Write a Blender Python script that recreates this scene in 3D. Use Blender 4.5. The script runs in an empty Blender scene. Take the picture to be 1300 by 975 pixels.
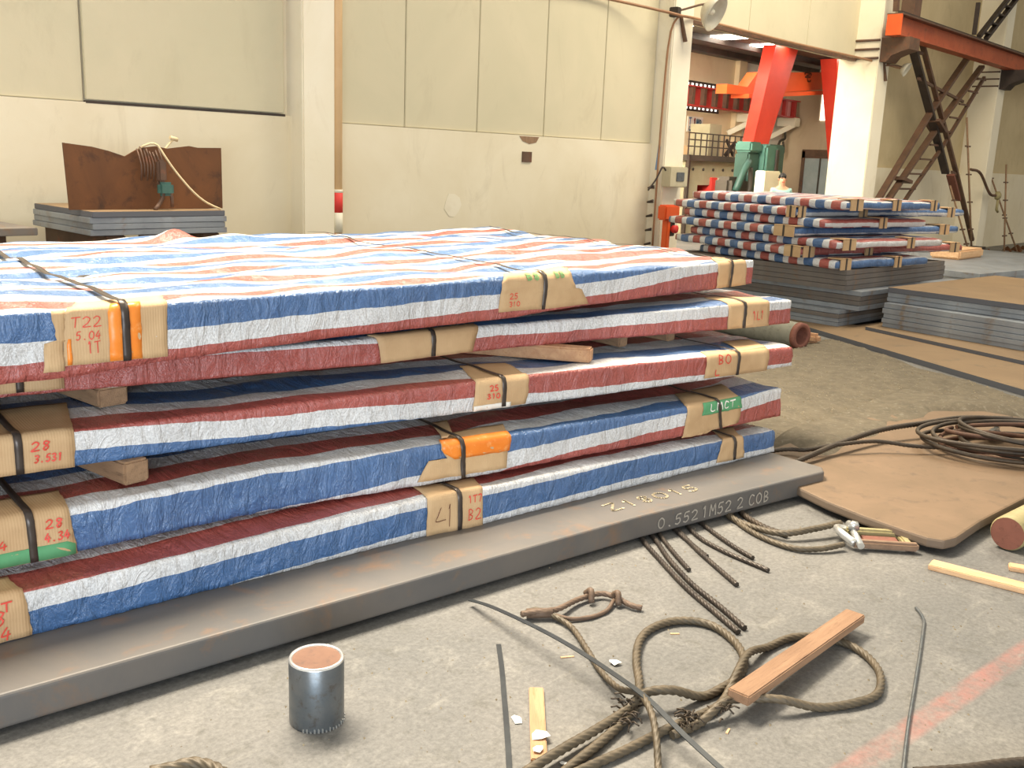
import bpy, bmesh, math, random
from math import sin, cos, pi, radians, sqrt, exp
from mathutils import Vector, Matrix, noise

random.seed(7)
scene = bpy.context.scene
COL = scene.collection

# ------------------------------------------------------------------ camera
cam_data = bpy.data.cameras.new('camera')
cam = bpy.data.objects.new('camera', cam_data)
COL.objects.link(cam)
cam_data.sensor_fit = 'HORIZONTAL'
cam_data.sensor_width = 36.0
cam_data.lens = 36.0 * 1254.0 / 1300.0
cam_data.clip_start = 0.05
cam_data.clip_end = 300
_fwd = Vector((0.7256, 0.6512, -0.2228)).normalized()
_right = Vector((0.6743, -0.7375, 0.0391))
_right = (_right - _fwd * _right.dot(_fwd)).normalized()
_up = _right.cross(_fwd)
_m = Matrix((_right, _up, -_fwd)).transposed().to_4x4()
_m.translation = Vector((0, 0, 1.7))
cam.matrix_world = _m
scene.camera = cam

# ------------------------------------------------------------------ sky, lights, exposure
world = bpy.data.worlds.new('daylight')
scene.world = world
world.use_nodes = True
_bg = world.node_tree.nodes['Background']
_bg.inputs['Color'].default_value = (1.0, 0.94, 0.83, 1)
_bg.inputs['Strength'].default_value = 0.58


def area(name, loc, target, size, power, color, spread=180):
    d = bpy.data.lights.new(name, 'AREA')
    d.shape = 'RECTANGLE'
    d.size, d.size_y = size
    d.energy = power
    d.color = color
    d.spread = radians(spread)
    o = bpy.data.objects.new(name, d)
    COL.objects.link(o)
    o.location = loc
    o.rotation_euler = (Vector(target) - Vector(loc)).to_track_quat('-Z', 'Y').to_euler()
    return o


area('roof_skylight', (2.9, 5.9, 7.6), (2.6, 4.1, 1.1), (6.0, 1.8), 430, (1.0, 0.88, 0.70), 78)
area('far_warm_fill', (13.5, 4.0, 8.6), (13.5, 4.6, 0), (6, 3.5), 650, (1.0, 0.88, 0.68))  # added warm fill for the right side, no skylight known there
area('bay_fill_light', (13.6, 10.4, 3.9), (23.5, 14.6, 2.4), (2.5, 1.6), 210, (1.0, 0.90, 0.74), 95)  # added fill that brightens the bay's back wall
area('cool_front_fill', (-3.6, -3.6, 1.5), (2.6, 2.6, 0.8), (4.4, 2.4), 400, (0.80, 0.90, 1.0))  # added cool fill behind the camera for glints, no gate known

scene.view_settings.view_transform = 'Standard'
scene.view_settings.look = 'None'
scene.view_settings.gamma = 1.0
scene.view_settings.use_curve_mapping = False
scene.view_settings.exposure = 0.45

# ------------------------------------------------------------------ materials
MATS = {}


def lin(c):
    def f(x):
        x /= 255.0
        return x / 12.92 if x <= 0.04045 else ((x + 0.055) / 1.055) ** 2.4
    return (f(c[0]), f(c[1]), f(c[2]), 1)


def new_mat(name):
    m = bpy.data.materials.new(name)
    m.use_nodes = True
    MATS[name] = m
    nt = m.node_tree
    return m, nt, nt.nodes['Principled BSDF']


def node(nt, typ, **kw):
    n = nt.nodes.new(typ)
    for k, v in kw.items():
        setattr(n, k, v)
    return n


def ramp(nt, fac, stops, interp='LINEAR'):
    r = node(nt, 'ShaderNodeValToRGB')
    r.color_ramp.interpolation = interp
    el = r.color_ramp.elements
    while len(el) < len(stops):
        el.new(0.5)
    for e, (p, c) in zip(el, stops):
        e.position = p
        e.color = c
    nt.links.new(fac, r.inputs['Fac'])
    return r.outputs['Color']


def mixc(nt, fac, a, b, blend='MIX'):
    n = node(nt, 'ShaderNodeMix', data_type='RGBA', blend_type=blend)
    for idx, v in ((0, fac), (6, a), (7, b)):
        if hasattr(v, 'is_output') or isinstance(v, bpy.types.NodeSocket):
            nt.links.new(v, n.inputs[idx])
        else:
            n.inputs[idx].default_value = v
    return n.outputs[2]


def noise_tex(nt, vec, scale, detail=4, rough=0.55, dist=0.0):
    n = node(nt, 'ShaderNodeTexNoise')
    n.inputs['Scale'].default_value = scale
    n.inputs['Detail'].default_value = detail
    n.inputs['Roughness'].default_value = rough
    n.inputs['Distortion'].default_value = dist
    nt.links.new(vec, n.inputs['Vector'])
    return n.outputs['Fac']


def bump(nt, bsdf, height, strength, dist=0.01, prev=None):
    b = node(nt, 'ShaderNodeBump')
    b.inputs['Strength'].default_value = strength
    b.inputs['Distance'].default_value = dist
    nt.links.new(height, b.inputs['Height'])
    if prev is not None:
        nt.links.new(prev, b.inputs['Normal'])
    nt.links.new(b.outputs['Normal'], bsdf.inputs['Normal'])
    return b.outputs['Normal']


def coords(nt, kind='Object', scale=(1, 1, 1)):
    t = node(nt, 'ShaderNodeTexCoord')
    mp = node(nt, 'ShaderNodeMapping')
    mp.inputs['Scale'].default_value = scale
    nt.links.new(t.outputs[kind], mp.inputs['Vector'])
    return mp.outputs['Vector']


def simple(name, c1, c2=None, rough=0.6, scale=4.0, metal=0.0, bmp=0.0, bscale=None,
           stretch=(1, 1, 1), spec=0.5, c3=None, pos=(0.35, 0.65)):
    m, nt, b = new_mat(name)
    b.inputs['Roughness'].default_value = rough
    b.inputs['Metallic'].default_value = metal
    b.inputs['Specular IOR Level'].default_value = spec
    if c2 is None:
        b.inputs['Base Color'].default_value = lin(c1)
        return m
    v = coords(nt, 'Object', stretch)
    f = noise_tex(nt, v, scale, 6, 0.6, 0.4)
    col = ramp(nt, f, [(pos[0], lin(c1)), (pos[1], lin(c2))])
    if c3 is not None:
        f2 = noise_tex(nt, v, scale * 3.1, 5, 0.65)
        k = ramp(nt, f2, [(0.55, (0, 0, 0, 1)), (0.72, (1, 1, 1, 1))])
        col = mixc(nt, k, col, lin(c3))
    nt.links.new(col, b.inputs['Base Color'])
    if bmp:
        bump(nt, b, noise_tex(nt, v, bscale or scale * 6, 4), bmp, 0.01)
    return m


# tarpaulin: woven striped plastic; the second UV coordinate runs across the stripes in metres
PERIOD = 0.34


def make_tarp():
    m, nt, b = new_mat('striped_tarpaulin')
    uv = node(nt, 'ShaderNodeUVMap', uv_map='stripe')
    sep = node(nt, 'ShaderNodeSeparateXYZ')
    nt.links.new(uv.outputs['UV'], sep.inputs[0])
    vec = coords(nt, 'Object')
    n1 = noise_tex(nt, vec, 9, 3)
    jit = node(nt, 'ShaderNodeMath', operation='MULTIPLY_ADD')
    nt.links.new(n1, jit.inputs[0])
    jit.inputs[1].default_value = 0.016
    nt.links.new(sep.outputs['Y'], jit.inputs[2])
    d = node(nt, 'ShaderNodeMath', operation='MULTIPLY_ADD')
    nt.links.new(jit.outputs[0], d.inputs[0])
    d.inputs[1].default_value = 1 / PERIOD
    d.inputs[2].default_value = 0.05 / PERIOD - 0.008 / PERIOD + 40
    fr = node(nt, 'ShaderNodeMath', operation='FRACT')
    nt.links.new(d.outputs[0], fr.inputs[0])
    blue, white, red = lin((76, 112, 160)), lin((222, 222, 222)), lin((176, 90, 82))
    col = ramp(nt, fr.outputs[0], [(0.0, blue), (0.294, white), (0.50, red), (0.794, white)], 'CONSTANT')
    # dirt, then weave flecks with the sparkle painted into the colour
    n2 = noise_tex(nt, vec, 3.0, 5, 0.6)
    k = ramp(nt, n2, [(0.35, (0.80, 0.80, 0.80, 1)), (0.7, (1, 1, 1, 1))])
    col = mixc(nt, 0.8, col, k, 'MULTIPLY')
    wv = noise_tex(nt, uv.outputs['UV'], 120, 2, 0.5)
    col = mixc(nt, 0.7, col, ramp(nt, wv, [(0.34, (0.80, 0.80, 0.80, 1)), (0.66, (1.22, 1.22, 1.22, 1))]), 'MULTIPLY')
    nt.links.new(col, b.inputs['Base Color'])
    b.inputs['Roughness'].default_value = 0.30
    b.inputs['Specular IOR Level'].default_value = 0.8
    # weave + creases
    w1 = node(nt, 'ShaderNodeTexWave', wave_type='BANDS', bands_direction='X')
    w1.inputs['Scale'].default_value = 95
    w2 = node(nt, 'ShaderNodeTexWave', wave_type='BANDS', bands_direction='Y')
    w2.inputs['Scale'].default_value = 95
    for w in (w1, w2):
        w.inputs['Distortion'].default_value = 1.5
        nt.links.new(uv.outputs['UV'], w.inputs['Vector'])
    mul = node(nt, 'ShaderNodeMath', operation='MULTIPLY')
    nt.links.new(w1.outputs['Fac'], mul.inputs[0])
    nt.links.new(w2.outputs['Fac'], mul.inputs[1])
    p = bump(nt, b, mul.outputs[0], 0.3, 0.002)
    mp = node(nt, 'ShaderNodeMapping')
    mp.inputs['Rotation'].default_value = (0, 0, radians(28))
    mp.inputs['Scale'].default_value = (15, 7, 1)
    nt.links.new(uv.outputs['UV'], mp.inputs['Vector'])
    cr = noise_tex(nt, mp.outputs['Vector'], 1.0, 5, 0.62, 0.8)
    p = bump(nt, b, cr, 0.75, 0.045, p)
    fine = noise_tex(nt, uv.outputs['UV'], 38, 3, 0.6)
    bump(nt, b, fine, 0.5, 0.004, p)
    return m


def make_cardboard():
    m, nt, b = new_mat('corrugated_cardboard')
    v = coords(nt, 'Object')
    f = noise_tex(nt, v, 5, 5)
    col = ramp(nt, f, [(0.3, lin((186, 152, 112))), (0.7, lin((206, 174, 132)))])
    nt.links.new(col, b.inputs['Base Color'])
    b.inputs['Roughness'].default_value = 0.75
    w = node(nt, 'ShaderNodeTexWave', wave_type='BANDS', bands_direction='X')
    w.inputs['Scale'].default_value = 34
    w.inputs['Distortion'].default_value = 0.6
    nt.links.new(v, w.inputs['Vector'])
    bump(nt, b, w.outputs['Fac'], 0.18, 0.003)
    return m


def make_floor():
    m, nt, b = new_mat('concrete_floor')
    v = coords(nt, 'Object')
    f1 = noise_tex(nt, v, 0.55, 5, 0.6, 0.3)
    col = ramp(nt, f1, [(0.3, lin((98, 98, 96))), (0.5, lin((115, 113, 109))), (0.7, lin((132, 128, 120)))])
    f2 = noise_tex(nt, v, 5.0, 6, 0.7, 0.6)
    col = mixc(nt, ramp(nt, f2, [(0.54, (0, 0, 0, 1)), (0.72, (0.30, 0.30, 0.30, 1))]), col, lin((164, 161, 153)))
    f3 = noise_tex(nt, v, 9.0, 6, 0.7, 0.5)
    col = mixc(nt, ramp(nt, f3, [(0.54, (0, 0, 0, 1)), (0.72, (0.6, 0.6, 0.6, 1))]), col, lin((82, 80, 72)))
    # scuffed pale trowel marks
    sv = coords(nt, 'Object', (1.0, 7.0, 1.0))
    f4 = noise_tex(nt, sv, 1.7, 5, 0.65)
    col = mixc(nt, ramp(nt, f4, [(0.6, (0, 0, 0, 1)), (0.78, (0.28, 0.28, 0.28, 1))]), col, lin((178, 174, 162)))
    # worn red line painted on the floor: a band along a straight line, broken by wear
    t = node(nt, 'ShaderNodeTexCoord')
    sep = node(nt, 'ShaderNodeSeparateXYZ')
    nt.links.new(t.outputs['Object'], sep.inputs[0])
    ln = node(nt, 'ShaderNodeMath', operation='MULTIPLY_ADD')   # y + 0.128*x
    nt.links.new(sep.outputs['X'], ln.inputs[0])
    ln.inputs[1].default_value = 0.122
    nt.links.new(sep.outputs['Y'], ln.inputs[2])
    c = node(nt, 'ShaderNodeMath', operation='SUBTRACT')
    nt.links.new(ln.outputs[0], c.inputs[0])
    c.inputs[1].default_value = 1.265
    a = node(nt, 'ShaderNodeMath', operation='ABSOLUTE')
    nt.links.new(c.outputs[0], a.inputs[0])
    band = ramp(nt, a.outputs[0], [(0.028, (1, 1, 1, 1)), (0.05, (0, 0, 0, 1))])
    wear = ramp(nt, noise_tex(nt, v, 6.0, 6, 0.7), [(0.36, (0.05, 0.05, 0.05, 1)), (0.62, (0.55, 0.55, 0.55, 1))])
    band = mixc(nt, 1.0, band, wear, 'MULTIPLY')
    f5 = noise_tex(nt, v, 55, 4, 0.75)
    col = mixc(nt, 0.55, col, ramp(nt, f5, [(0.35, (0.5, 0.5, 0.5, 1)), (0.65, (1.3, 1.3, 1.3, 1))]), 'MULTIPLY')
    col = mixc(nt, band, col, lin((176, 104, 92)))
    nt.links.new(col, b.inputs['Base Color'])
    b.inputs['Roughness'].default_value = 0.62
    p = bump(nt, b, noise_tex(nt, v, 30, 6, 0.7), 0.35, 0.006)
    bump(nt, b, noise_tex(nt, v, 4, 3, 0.6), 0.3, 0.01, p)
    return m


def make_plaster(name, c1, c2, dirt, bscale=40):
    m, nt, b = new_mat(name)
    v = coords(nt, 'Object')
    f1 = noise_tex(nt, v, 0.8, 6, 0.6, 0.5)
    col = ramp(nt, f1, [(0.35, lin(c1)), (0.65, lin(c2))])
    sv = coords(nt, 'Object', (1, 1, 0.45))
    f2 = noise_tex(nt, sv, 2.6, 7, 0.68, 0.8)
    col = mixc(nt, ramp(nt, f2, [(0.56, (0, 0, 0, 1)), (0.78, (0.38, 0.38, 0.38, 1))]), col, lin(dirt))
    nt.links.new(col, b.inputs['Base Color'])
    b.inputs['Roughness'].default_value = 0.85
    bump(nt, b, noise_tex(nt, v, bscale, 4), 0.12, 0.004)
    return m


def make_steel(name, c1, c2, c3, rough=0.5, metal=0.35, sc=2.0, layered=False):
    """mill scale with rust patches; layered adds fine horizontal joints of stacked sheets"""
    m, nt, b = new_mat(name)
    v = coords(nt, 'Object')
    f = noise_tex(nt, v, sc, 6, 0.62, 0.6)
    col = ramp(nt, f, [(0.32, lin(c1)), (0.68, lin(c2))])
    f2 = noise_tex(nt, v, sc * 3.3, 6, 0.66, 0.4)
    col = mixc(nt, ramp(nt, f2, [(0.55, (0, 0, 0, 1)), (0.72, (0.8, 0.8, 0.8, 1))]), col, lin(c3))
    nt.links.new(col, b.inputs['Base Color'])
    b.inputs['Roughness'].default_value = rough
    b.inputs['Metallic'].default_value = metal
    bump(nt, b, noise_tex(nt, v, 45, 5, 0.6), 0.15, 0.003)
    return m


def emitter(name, c, s):
    m, nt, b = new_mat(name)
    b.inputs['Base Color'].default_value = lin(c)
    b.inputs['Emission Color'].default_value = lin(c)
    b.inputs['Emission Strength'].default_value = s
    return m


TARP = make_tarp()
CARD = make_cardboard()
FLOOR = make_floor()
PLASTER = make_plaster('lime_plaster', (226, 214, 184), (236, 226, 200), (176, 160, 128))
PLASTER2 = make_plaster('dirty_plaster', (194, 176, 136), (210, 192, 152), (150, 130, 96))
PANEL = make_plaster('wall_board', (206, 198, 168), (214, 204, 174), (184, 172, 142), 60)
COLUMN = make_plaster('painted_column', (234, 224, 198), (240, 232, 210), (200, 184, 150))
BAYWALL = make_plaster('bay_plaster', (226, 204, 166), (234, 216, 182), (196, 172, 136))
BAYWHITE = make_plaster('bay_white_plaster', (226, 222, 210), (232, 228, 218), (200, 190, 174))
BAYDULL = make_plaster('bay_dull_plaster', (190, 170, 142), (200, 180, 152), (160, 140, 112))
SLAB = make_steel('slab_steel', (92, 91, 90), (112, 105, 98), (130, 102, 78), 0.55, 0.15, 1.6)
PLATE = make_steel('plate_steel', (130, 136, 144), (160, 166, 172), (134, 118, 100), 0.42, 0.3, 2.2)
PLATETOP = make_steel('rusty_plate_steel', (128, 105, 78), (142, 118, 88), (106, 92, 74), 0.6, 0.1, 1.4)


def bare_edges(m, edge):
    """rolled faces rust, cut edges keep another tone (mesh-local normal, so it travels with the plate)"""
    nt = m.node_tree
    b = nt.nodes['Principled BSDF']
    old = b.inputs['Base Color'].links[0].from_socket
    tc = node(nt, 'ShaderNodeTexCoord')
    sp = node(nt, 'ShaderNodeSeparateXYZ')
    nt.links.new(tc.outputs['Normal'], sp.inputs[0])
    k = ramp(nt, sp.outputs['Z'], [(0.4, (0, 0, 0, 1)), (0.6, (1, 1, 1, 1))])
    nt.links.new(mixc(nt, k, lin(edge), old), b.inputs['Base Color'])


bare_edges(PLATETOP, (96, 98, 104))
PLATEDARK = make_steel('dark_plate_steel', (102, 98, 96), (124, 116, 108), (128, 102, 78), 0.6, 0.2, 2.4)
RUST = make_steel('rusted_sheet', (84, 52, 28), (112, 70, 36), (52, 34, 24), 0.75, 0.1, 2.2)
RUSTPLATE = make_steel('rusted_thick_plate', (112, 92, 70), (126, 103, 80), (96, 80, 64), 0.7, 0.05, 3.0)
bare_edges(RUSTPLATE, (116, 100, 84))
RUSTEDGE = make_steel('plate_edge_steel', (126, 100, 80), (142, 116, 92), (110, 84, 64), 0.6, 0.15, 4.0)
RUSTEND = make_steel('red_rust', (122, 76, 62), (136, 86, 70), (98, 62, 50), 0.75, 0.1, 12)
COILRUST = make_steel('coil_rust', (78, 52, 38), (96, 66, 48), (62, 46, 36), 0.7, 0.1, 12)
PIPE = make_steel('pipe_steel', (96, 104, 110), (118, 120, 120), (86, 78, 70), 0.35, 0.6, 9)
BRIGHT = simple('bright_steel', (196, 196, 192), (220, 220, 216), 0.3, 20, 0.7)
ROPE = make_steel('wire_rope_steel', (78, 69, 54), (102, 90, 72), (62, 54, 44), 0.55, 0.15, 14)
ROPED = make_steel('dark_wire_rope', (56, 48, 40), (76, 64, 50), (48, 38, 32), 0.55, 0.3, 10)
EYEROPE = make_steel('brown_rope', (94, 76, 62), (112, 92, 76), (78, 64, 54), 0.65, 0.1, 12)
BILLETTOP = make_steel('billet_rust', (112, 80, 64), (126, 92, 72), (92, 70, 60), 0.7, 0.1, 14)
STRANDM = simple('oiled_strand', (56, 50, 46), (76, 68, 60), 0.45, 18, 0.4)
STRAP = simple('steel_strap', (66, 58, 54), (82, 74, 68), 0.35, 10, 0.4)
STRIP = simple('loose_black_strap', (44, 48, 52), (60, 64, 66), 0.4, 8, 0.3)
WOOD = simple('raw_wood', (176, 132, 98), (196, 154, 116), 0.75, 3.0, 0, 0.3, 30, (1, 9, 9), c3=(172, 122, 80))
WOODBROWN = simple('brown_wood', (136, 104, 78), (156, 122, 94), 0.75, 3.0, 0, 0.3, 30, (1, 9, 9), c3=(118, 88, 66))
WOODPALE = simple('pale_wood', (206, 164, 122), (222, 184, 142), 0.75, 3.0, 0, 0.3, 30, (1, 9, 9), c3=(190, 140, 98))
WOODGREY = simple('weathered_wood', (136, 108, 82), (160, 128, 98), 0.8, 4, 0, 0.3, 30, (6, 1, 6), c3=(106, 82, 62))
PAPER = simple('white_paper', (240, 240, 236))
PAINTRED = simple('crane_red', (206, 52, 34), (216, 62, 40), 0.45, 1.5)
PAINTORANGE = simple('crane_orange', (226, 88, 36), (234, 100, 44), 0.45, 1.5)
RAILORANGE = simple('rail_orange', (182, 92, 56), (164, 78, 46), 0.55, 2.2, c3=(132, 70, 48))
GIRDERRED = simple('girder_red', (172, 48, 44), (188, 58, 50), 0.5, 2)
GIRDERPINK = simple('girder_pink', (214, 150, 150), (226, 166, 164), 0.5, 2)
DARKSTEEL = simple('dark_frame_steel', (88, 66, 52), (108, 82, 64), 0.6, 4, 0.1, c3=(128, 78, 54))
DARKER = simple('black_steel', (52, 44, 40), (70, 58, 50), 0.6, 4, 0.1)
GREYPIPE = simple('grey_conduit', (150, 110, 78), (164, 124, 90), 0.6, 4)
TANPIPE = simple('tan_pipe', (216, 180, 132), (226, 190, 142), 0.55, 3)
SIGNRED = simple('marker_red', (222, 60, 52))
CREAM = simple('cream_enamel', (232, 226, 204))
MACHGREY = simple('machine_grey', (166, 158, 128), (178, 170, 140), 0.5, 3)
MACHDARK = simple('machine_dark', (62, 56, 48), (78, 70, 60), 0.6, 3)
GREEN = simple('machine_green', (66, 108, 96), (78, 122, 108), 0.5, 3)
GREEND = simple('machine_deep_green', (40, 72, 62), (52, 84, 74), 0.5, 3)
ORANGETAPE = simple('orange_tape', (238, 130, 40), (246, 146, 56), 0.35, 9, c3=(250, 176, 106))
GREENBAND = simple('green_print', (84, 152, 104), (96, 162, 114), 0.7, 14)
WHITETAPE = simple('white_print', (236, 232, 222))
INKRED = simple('red_marker_ink', (214, 74, 60))
INKGREEN = simple('green_ink', (120, 160, 100))
INKBLUE = simple('blue_print_ink', (90, 130, 170))
INKDARK = simple('dark_paint', (96, 52, 34))
CHALK = simple('chalk', (212, 196, 164))
CHALKG = simple('grey_chalk', (176, 168, 156))
DEBRIS = make_steel('scale_debris', (90, 82, 67), (112, 102, 84), (138, 131, 115), 0.9, 0.0, 9.0)
STONE = simple('debris_grit', (116, 104, 82), (160, 148, 124), 0.9, 12)
ROOFM = simple('sheet_roof', (96, 92, 84), (116, 110, 100), 0.7, 2)
SKYPANE = emitter('skylight_pane', (255, 248, 232), 13.0)
WINPANE = emitter('window_daylight', (255, 250, 238), 1.8)
SKIN = simple('skin', (206, 158, 128))
SHIRT = simple('pale_blue_shirt', (140, 180, 176))
TROUSER = simple('dark_trousers', (58, 60, 70))
HAIR = simple('black_hair', (30, 26, 24))
DOORM = simple('door_paint', (150, 164, 164), (166, 178, 178), 0.5, 3)
TEAL = simple('teal_paint', (56, 92, 84), (74, 110, 100), 0.5, 8)
TWINE = simple('pale_twine', (206, 186, 146))
BLUESMEAR = simple('blue_paint', (120, 150, 190))
BRASS = make_steel('dusty_yellow_pipe', (150, 138, 96), (170, 158, 116), (120, 108, 80), 0.6, 0.1, 8)
GREYTUBE = make_steel('grey_tube', (122, 122, 110), (140, 138, 124), (104, 98, 84), 0.5, 0.2, 8)
BOXGREY = simple('box_grey', (186, 176, 146), (196, 186, 156), 0.6, 6)
LAMPM = simple('lamp_enamel', (206, 200, 182), (190, 182, 160), 0.4, 6)


# ------------------------------------------------------------------ object helpers
def link(o, parent=None):
    COL.objects.link(o)
    if parent is not None:
        o.parent = parent
    return o


def tag(o, label=None, cat=None, group=None, kind=None):
    if label: o['label'] = label
    if cat: o['category'] = cat
    if group: o['group'] = group
    if kind: o['kind'] = kind
    return o


def empty(name, loc, rz=0.0, label=None, cat=None, group=None):
    o = bpy.data.objects.new(name, None)
    o.empty_display_size = 0.2
    COL.objects.link(o)
    o.location = loc
    o.rotation_euler = (0, 0, rz)
    return tag(o, label, cat, group)


def mesh_obj(name, verts, faces, mat, parent=None, smooth=False):
    me = bpy.data.meshes.new(name)
    me.from_pydata([tuple(v) for v in verts], [], faces)
    me.validate()
    if smooth:
        me.polygons.foreach_set('use_smooth', [True] * len(me.polygons))
    mats = mat if isinstance(mat, (list, tuple)) else [mat]
    for k in mats:
        me.materials.append(k)
    return link(bpy.data.objects.new(name, me), parent)


class MB:
    """collects simple solids into one mesh"""
    def __init__(self):
        self.v, self.f, self.s = [], [], []

    def add(self, verts, faces, smooth=False):
        n = len(self.v)
        self.v += [Vector(p) for p in verts]
        self.f += [tuple(i + n for i in f) for f in faces]
        self.s += [smooth] * len(faces)
        return self

    def box(self, a, b):
        x0, y0, z0 = a
        x1, y1, z1 = b
        return self.add([(x0, y0, z0), (x1, y0, z0), (x1, y1, z0), (x0, y1, z0),
                         (x0, y0, z1), (x1, y0, z1), (x1, y1, z1), (x0, y1, z1)],
                        [(0, 3, 2, 1), (4, 5, 6, 7), (0, 1, 5, 4), (1, 2, 6, 5), (2, 3, 7, 6), (3, 0, 4, 7)])

    def bbox(self, a, b, r=0.01):
        """box with chamfered edges"""
        bm = bmesh.new()
        bmesh.ops.create_cube(bm, size=1)
        c = (Vector(a) + Vector(b)) / 2
        d = Vector(b) - Vector(a)
        for v in bm.verts:
            v.co = Vector((v.co.x * d.x, v.co.y * d.y, v.co.z * d.z)) + c
        bmesh.ops.bevel(bm, geom=bm.edges[:], offset=min(r, 0.45 * min(abs(q) for q in d)), segments=2, affect='EDGES')
        bm.verts.index_update()
        self.add([v.co.copy() for v in bm.verts], [tuple(v.index for v in f.verts) for f in bm.faces])
        bm.free()
        return self

    def prism(self, pts, z0, z1):
        n = len(pts)
        vs = [(p[0], p[1], z0) for p in pts] + [(p[0], p[1], z1) for p in pts]
        area2 = sum(pts[i][0] * pts[(i + 1) % n][1] - pts[(i + 1) % n][0] * pts[i][1] for i in range(n))
        fs = [tuple(range(n))[::-1], tuple(range(n, 2 * n))] + [(i, (i + 1) % n, n + (i + 1) % n, n + i) for i in range(n)]
        if area2 < 0:
            fs = [f[::-1] for f in fs]
        return self.add(vs, fs)

    def beam(self, p, q, w, h=None, up=(0, 0, 1)):
        """rectangular bar from p to q"""
        h = h or w
        p, q = Vector(p), Vector(q)
        d = (q - p).normalized()
        u = Vector(up)
        if abs(d.dot(u)) > 0.98:
            u = Vector((1, 0, 0))
        s = d.cross(u).normalized()
        t = s.cross(d)
        vs = [e + s * a * w / 2 + t * b * h / 2 for e in (p, q) for a, b in ((-1, -1), (1, -1), (1, 1), (-1, 1))]
        return self.add(vs, [(0, 3, 2, 1)[::-1], (4, 5, 6, 7)[::-1], (0, 1, 5, 4)[::-1], (1, 2, 6, 5)[::-1], (2, 3, 7, 6)[::-1], (3, 0, 4, 7)[::-1]])

    def tube(self, pts, r, n=10, lobes=0, twist=0.0, depth=0.12, cap=True):
        pts = [Vector(p) for p in pts]
        rings = []
        T = (pts[1] - pts[0]).normalized()
        N = T.orthogonal().normalized()
        s = 0.0
        base = len(self.v)
        for i, p in enumerate(pts):
            if i:
                s += (p - pts[i - 1]).length
            t = (pts[min(i + 1, len(pts) - 1)] - pts[max(i - 1, 0)]).normalized()
            N = (N - t * N.dot(t)).normalized()
            B = t.cross(N)
            rr = r[i] if isinstance(r, (list, tuple)) else r
            for k in range(n):
                a = 2 * pi * k / n
                q = rr * (1 + (depth * cos(lobes * (a - twist * s)) if lobes else 0))
                self.v.append(p + (N * cos(a) + B * sin(a)) * q)
        m = len(pts)
        for i in range(m - 1):
            for k in range(n):
                k2 = (k + 1) % n
                self.f.append((base + i * n + k, base + i * n + k2, base + (i + 1) * n + k2, base + (i + 1) * n + k))
                self.s.append(True)
        if cap:
            self.f.append(tuple(base + k for k in range(n))[::-1]); self.s.append(False)
            self.f.append(tuple(base + (m - 1) * n + k for k in range(n))); self.s.append(False)
        return self

    def lathe(self, prof, n=24, axis_from=(0, 0, 0), axis_dir=(0, 0, 1)):
        """prof = [(radius, height)], closed at the ends when the radius is 0"""
        o, d = Vector(axis_from), Vector(axis_dir).normalized()
        a = d.orthogonal().normalized()
        b = d.cross(a)
        base = len(self.v)
        for r, h in prof:
            for k in range(n):
                t = 2 * pi * k / n
                self.v.append(o + d * h + (a * cos(t) + b * sin(t)) * max(r, 1e-4))
        for i in range(len(prof) - 1):
            for k in range(n):
                k2 = (k + 1) % n
                self.f.append((base + i * n + k, base + i * n + k2, base + (i + 1) * n + k2, base + (i + 1) * n + k))
                self.s.append(True)
        return self

    def build(self, name, mat, parent=None):
        o = mesh_obj(name, self.v, self.f, mat, parent)
        o.data.polygons.foreach_set('use_smooth', self.s[:len(o.data.polygons)] if len(self.s) == len(o.data.polygons) else [False] * len(o.data.polygons))
        return o


def spline(pts, step=0.02):
    """Catmull-Rom through 3D points, resampled roughly evenly"""
    P = [Vector(p) for p in pts]
    P = [P[0] * 2 - P[1]] + P + [P[-1] * 2 - P[-2]]
    out = []
    for i in range(1, len(P) - 2):
        n = max(2, int((P[i + 1] - P[i]).length / step))
        for k in range(n):
            t = k / n
            a, b, c, d = P[i - 1], P[i], P[i + 1], P[i + 2]
            out.append(0.5 * ((2 * b) + (c - a) * t + (2 * a - 5 * b + 4 * c - d) * t * t + (3 * b - a - 3 * c + d) * t ** 3))
    out.append(P[-2])
    return out


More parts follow.
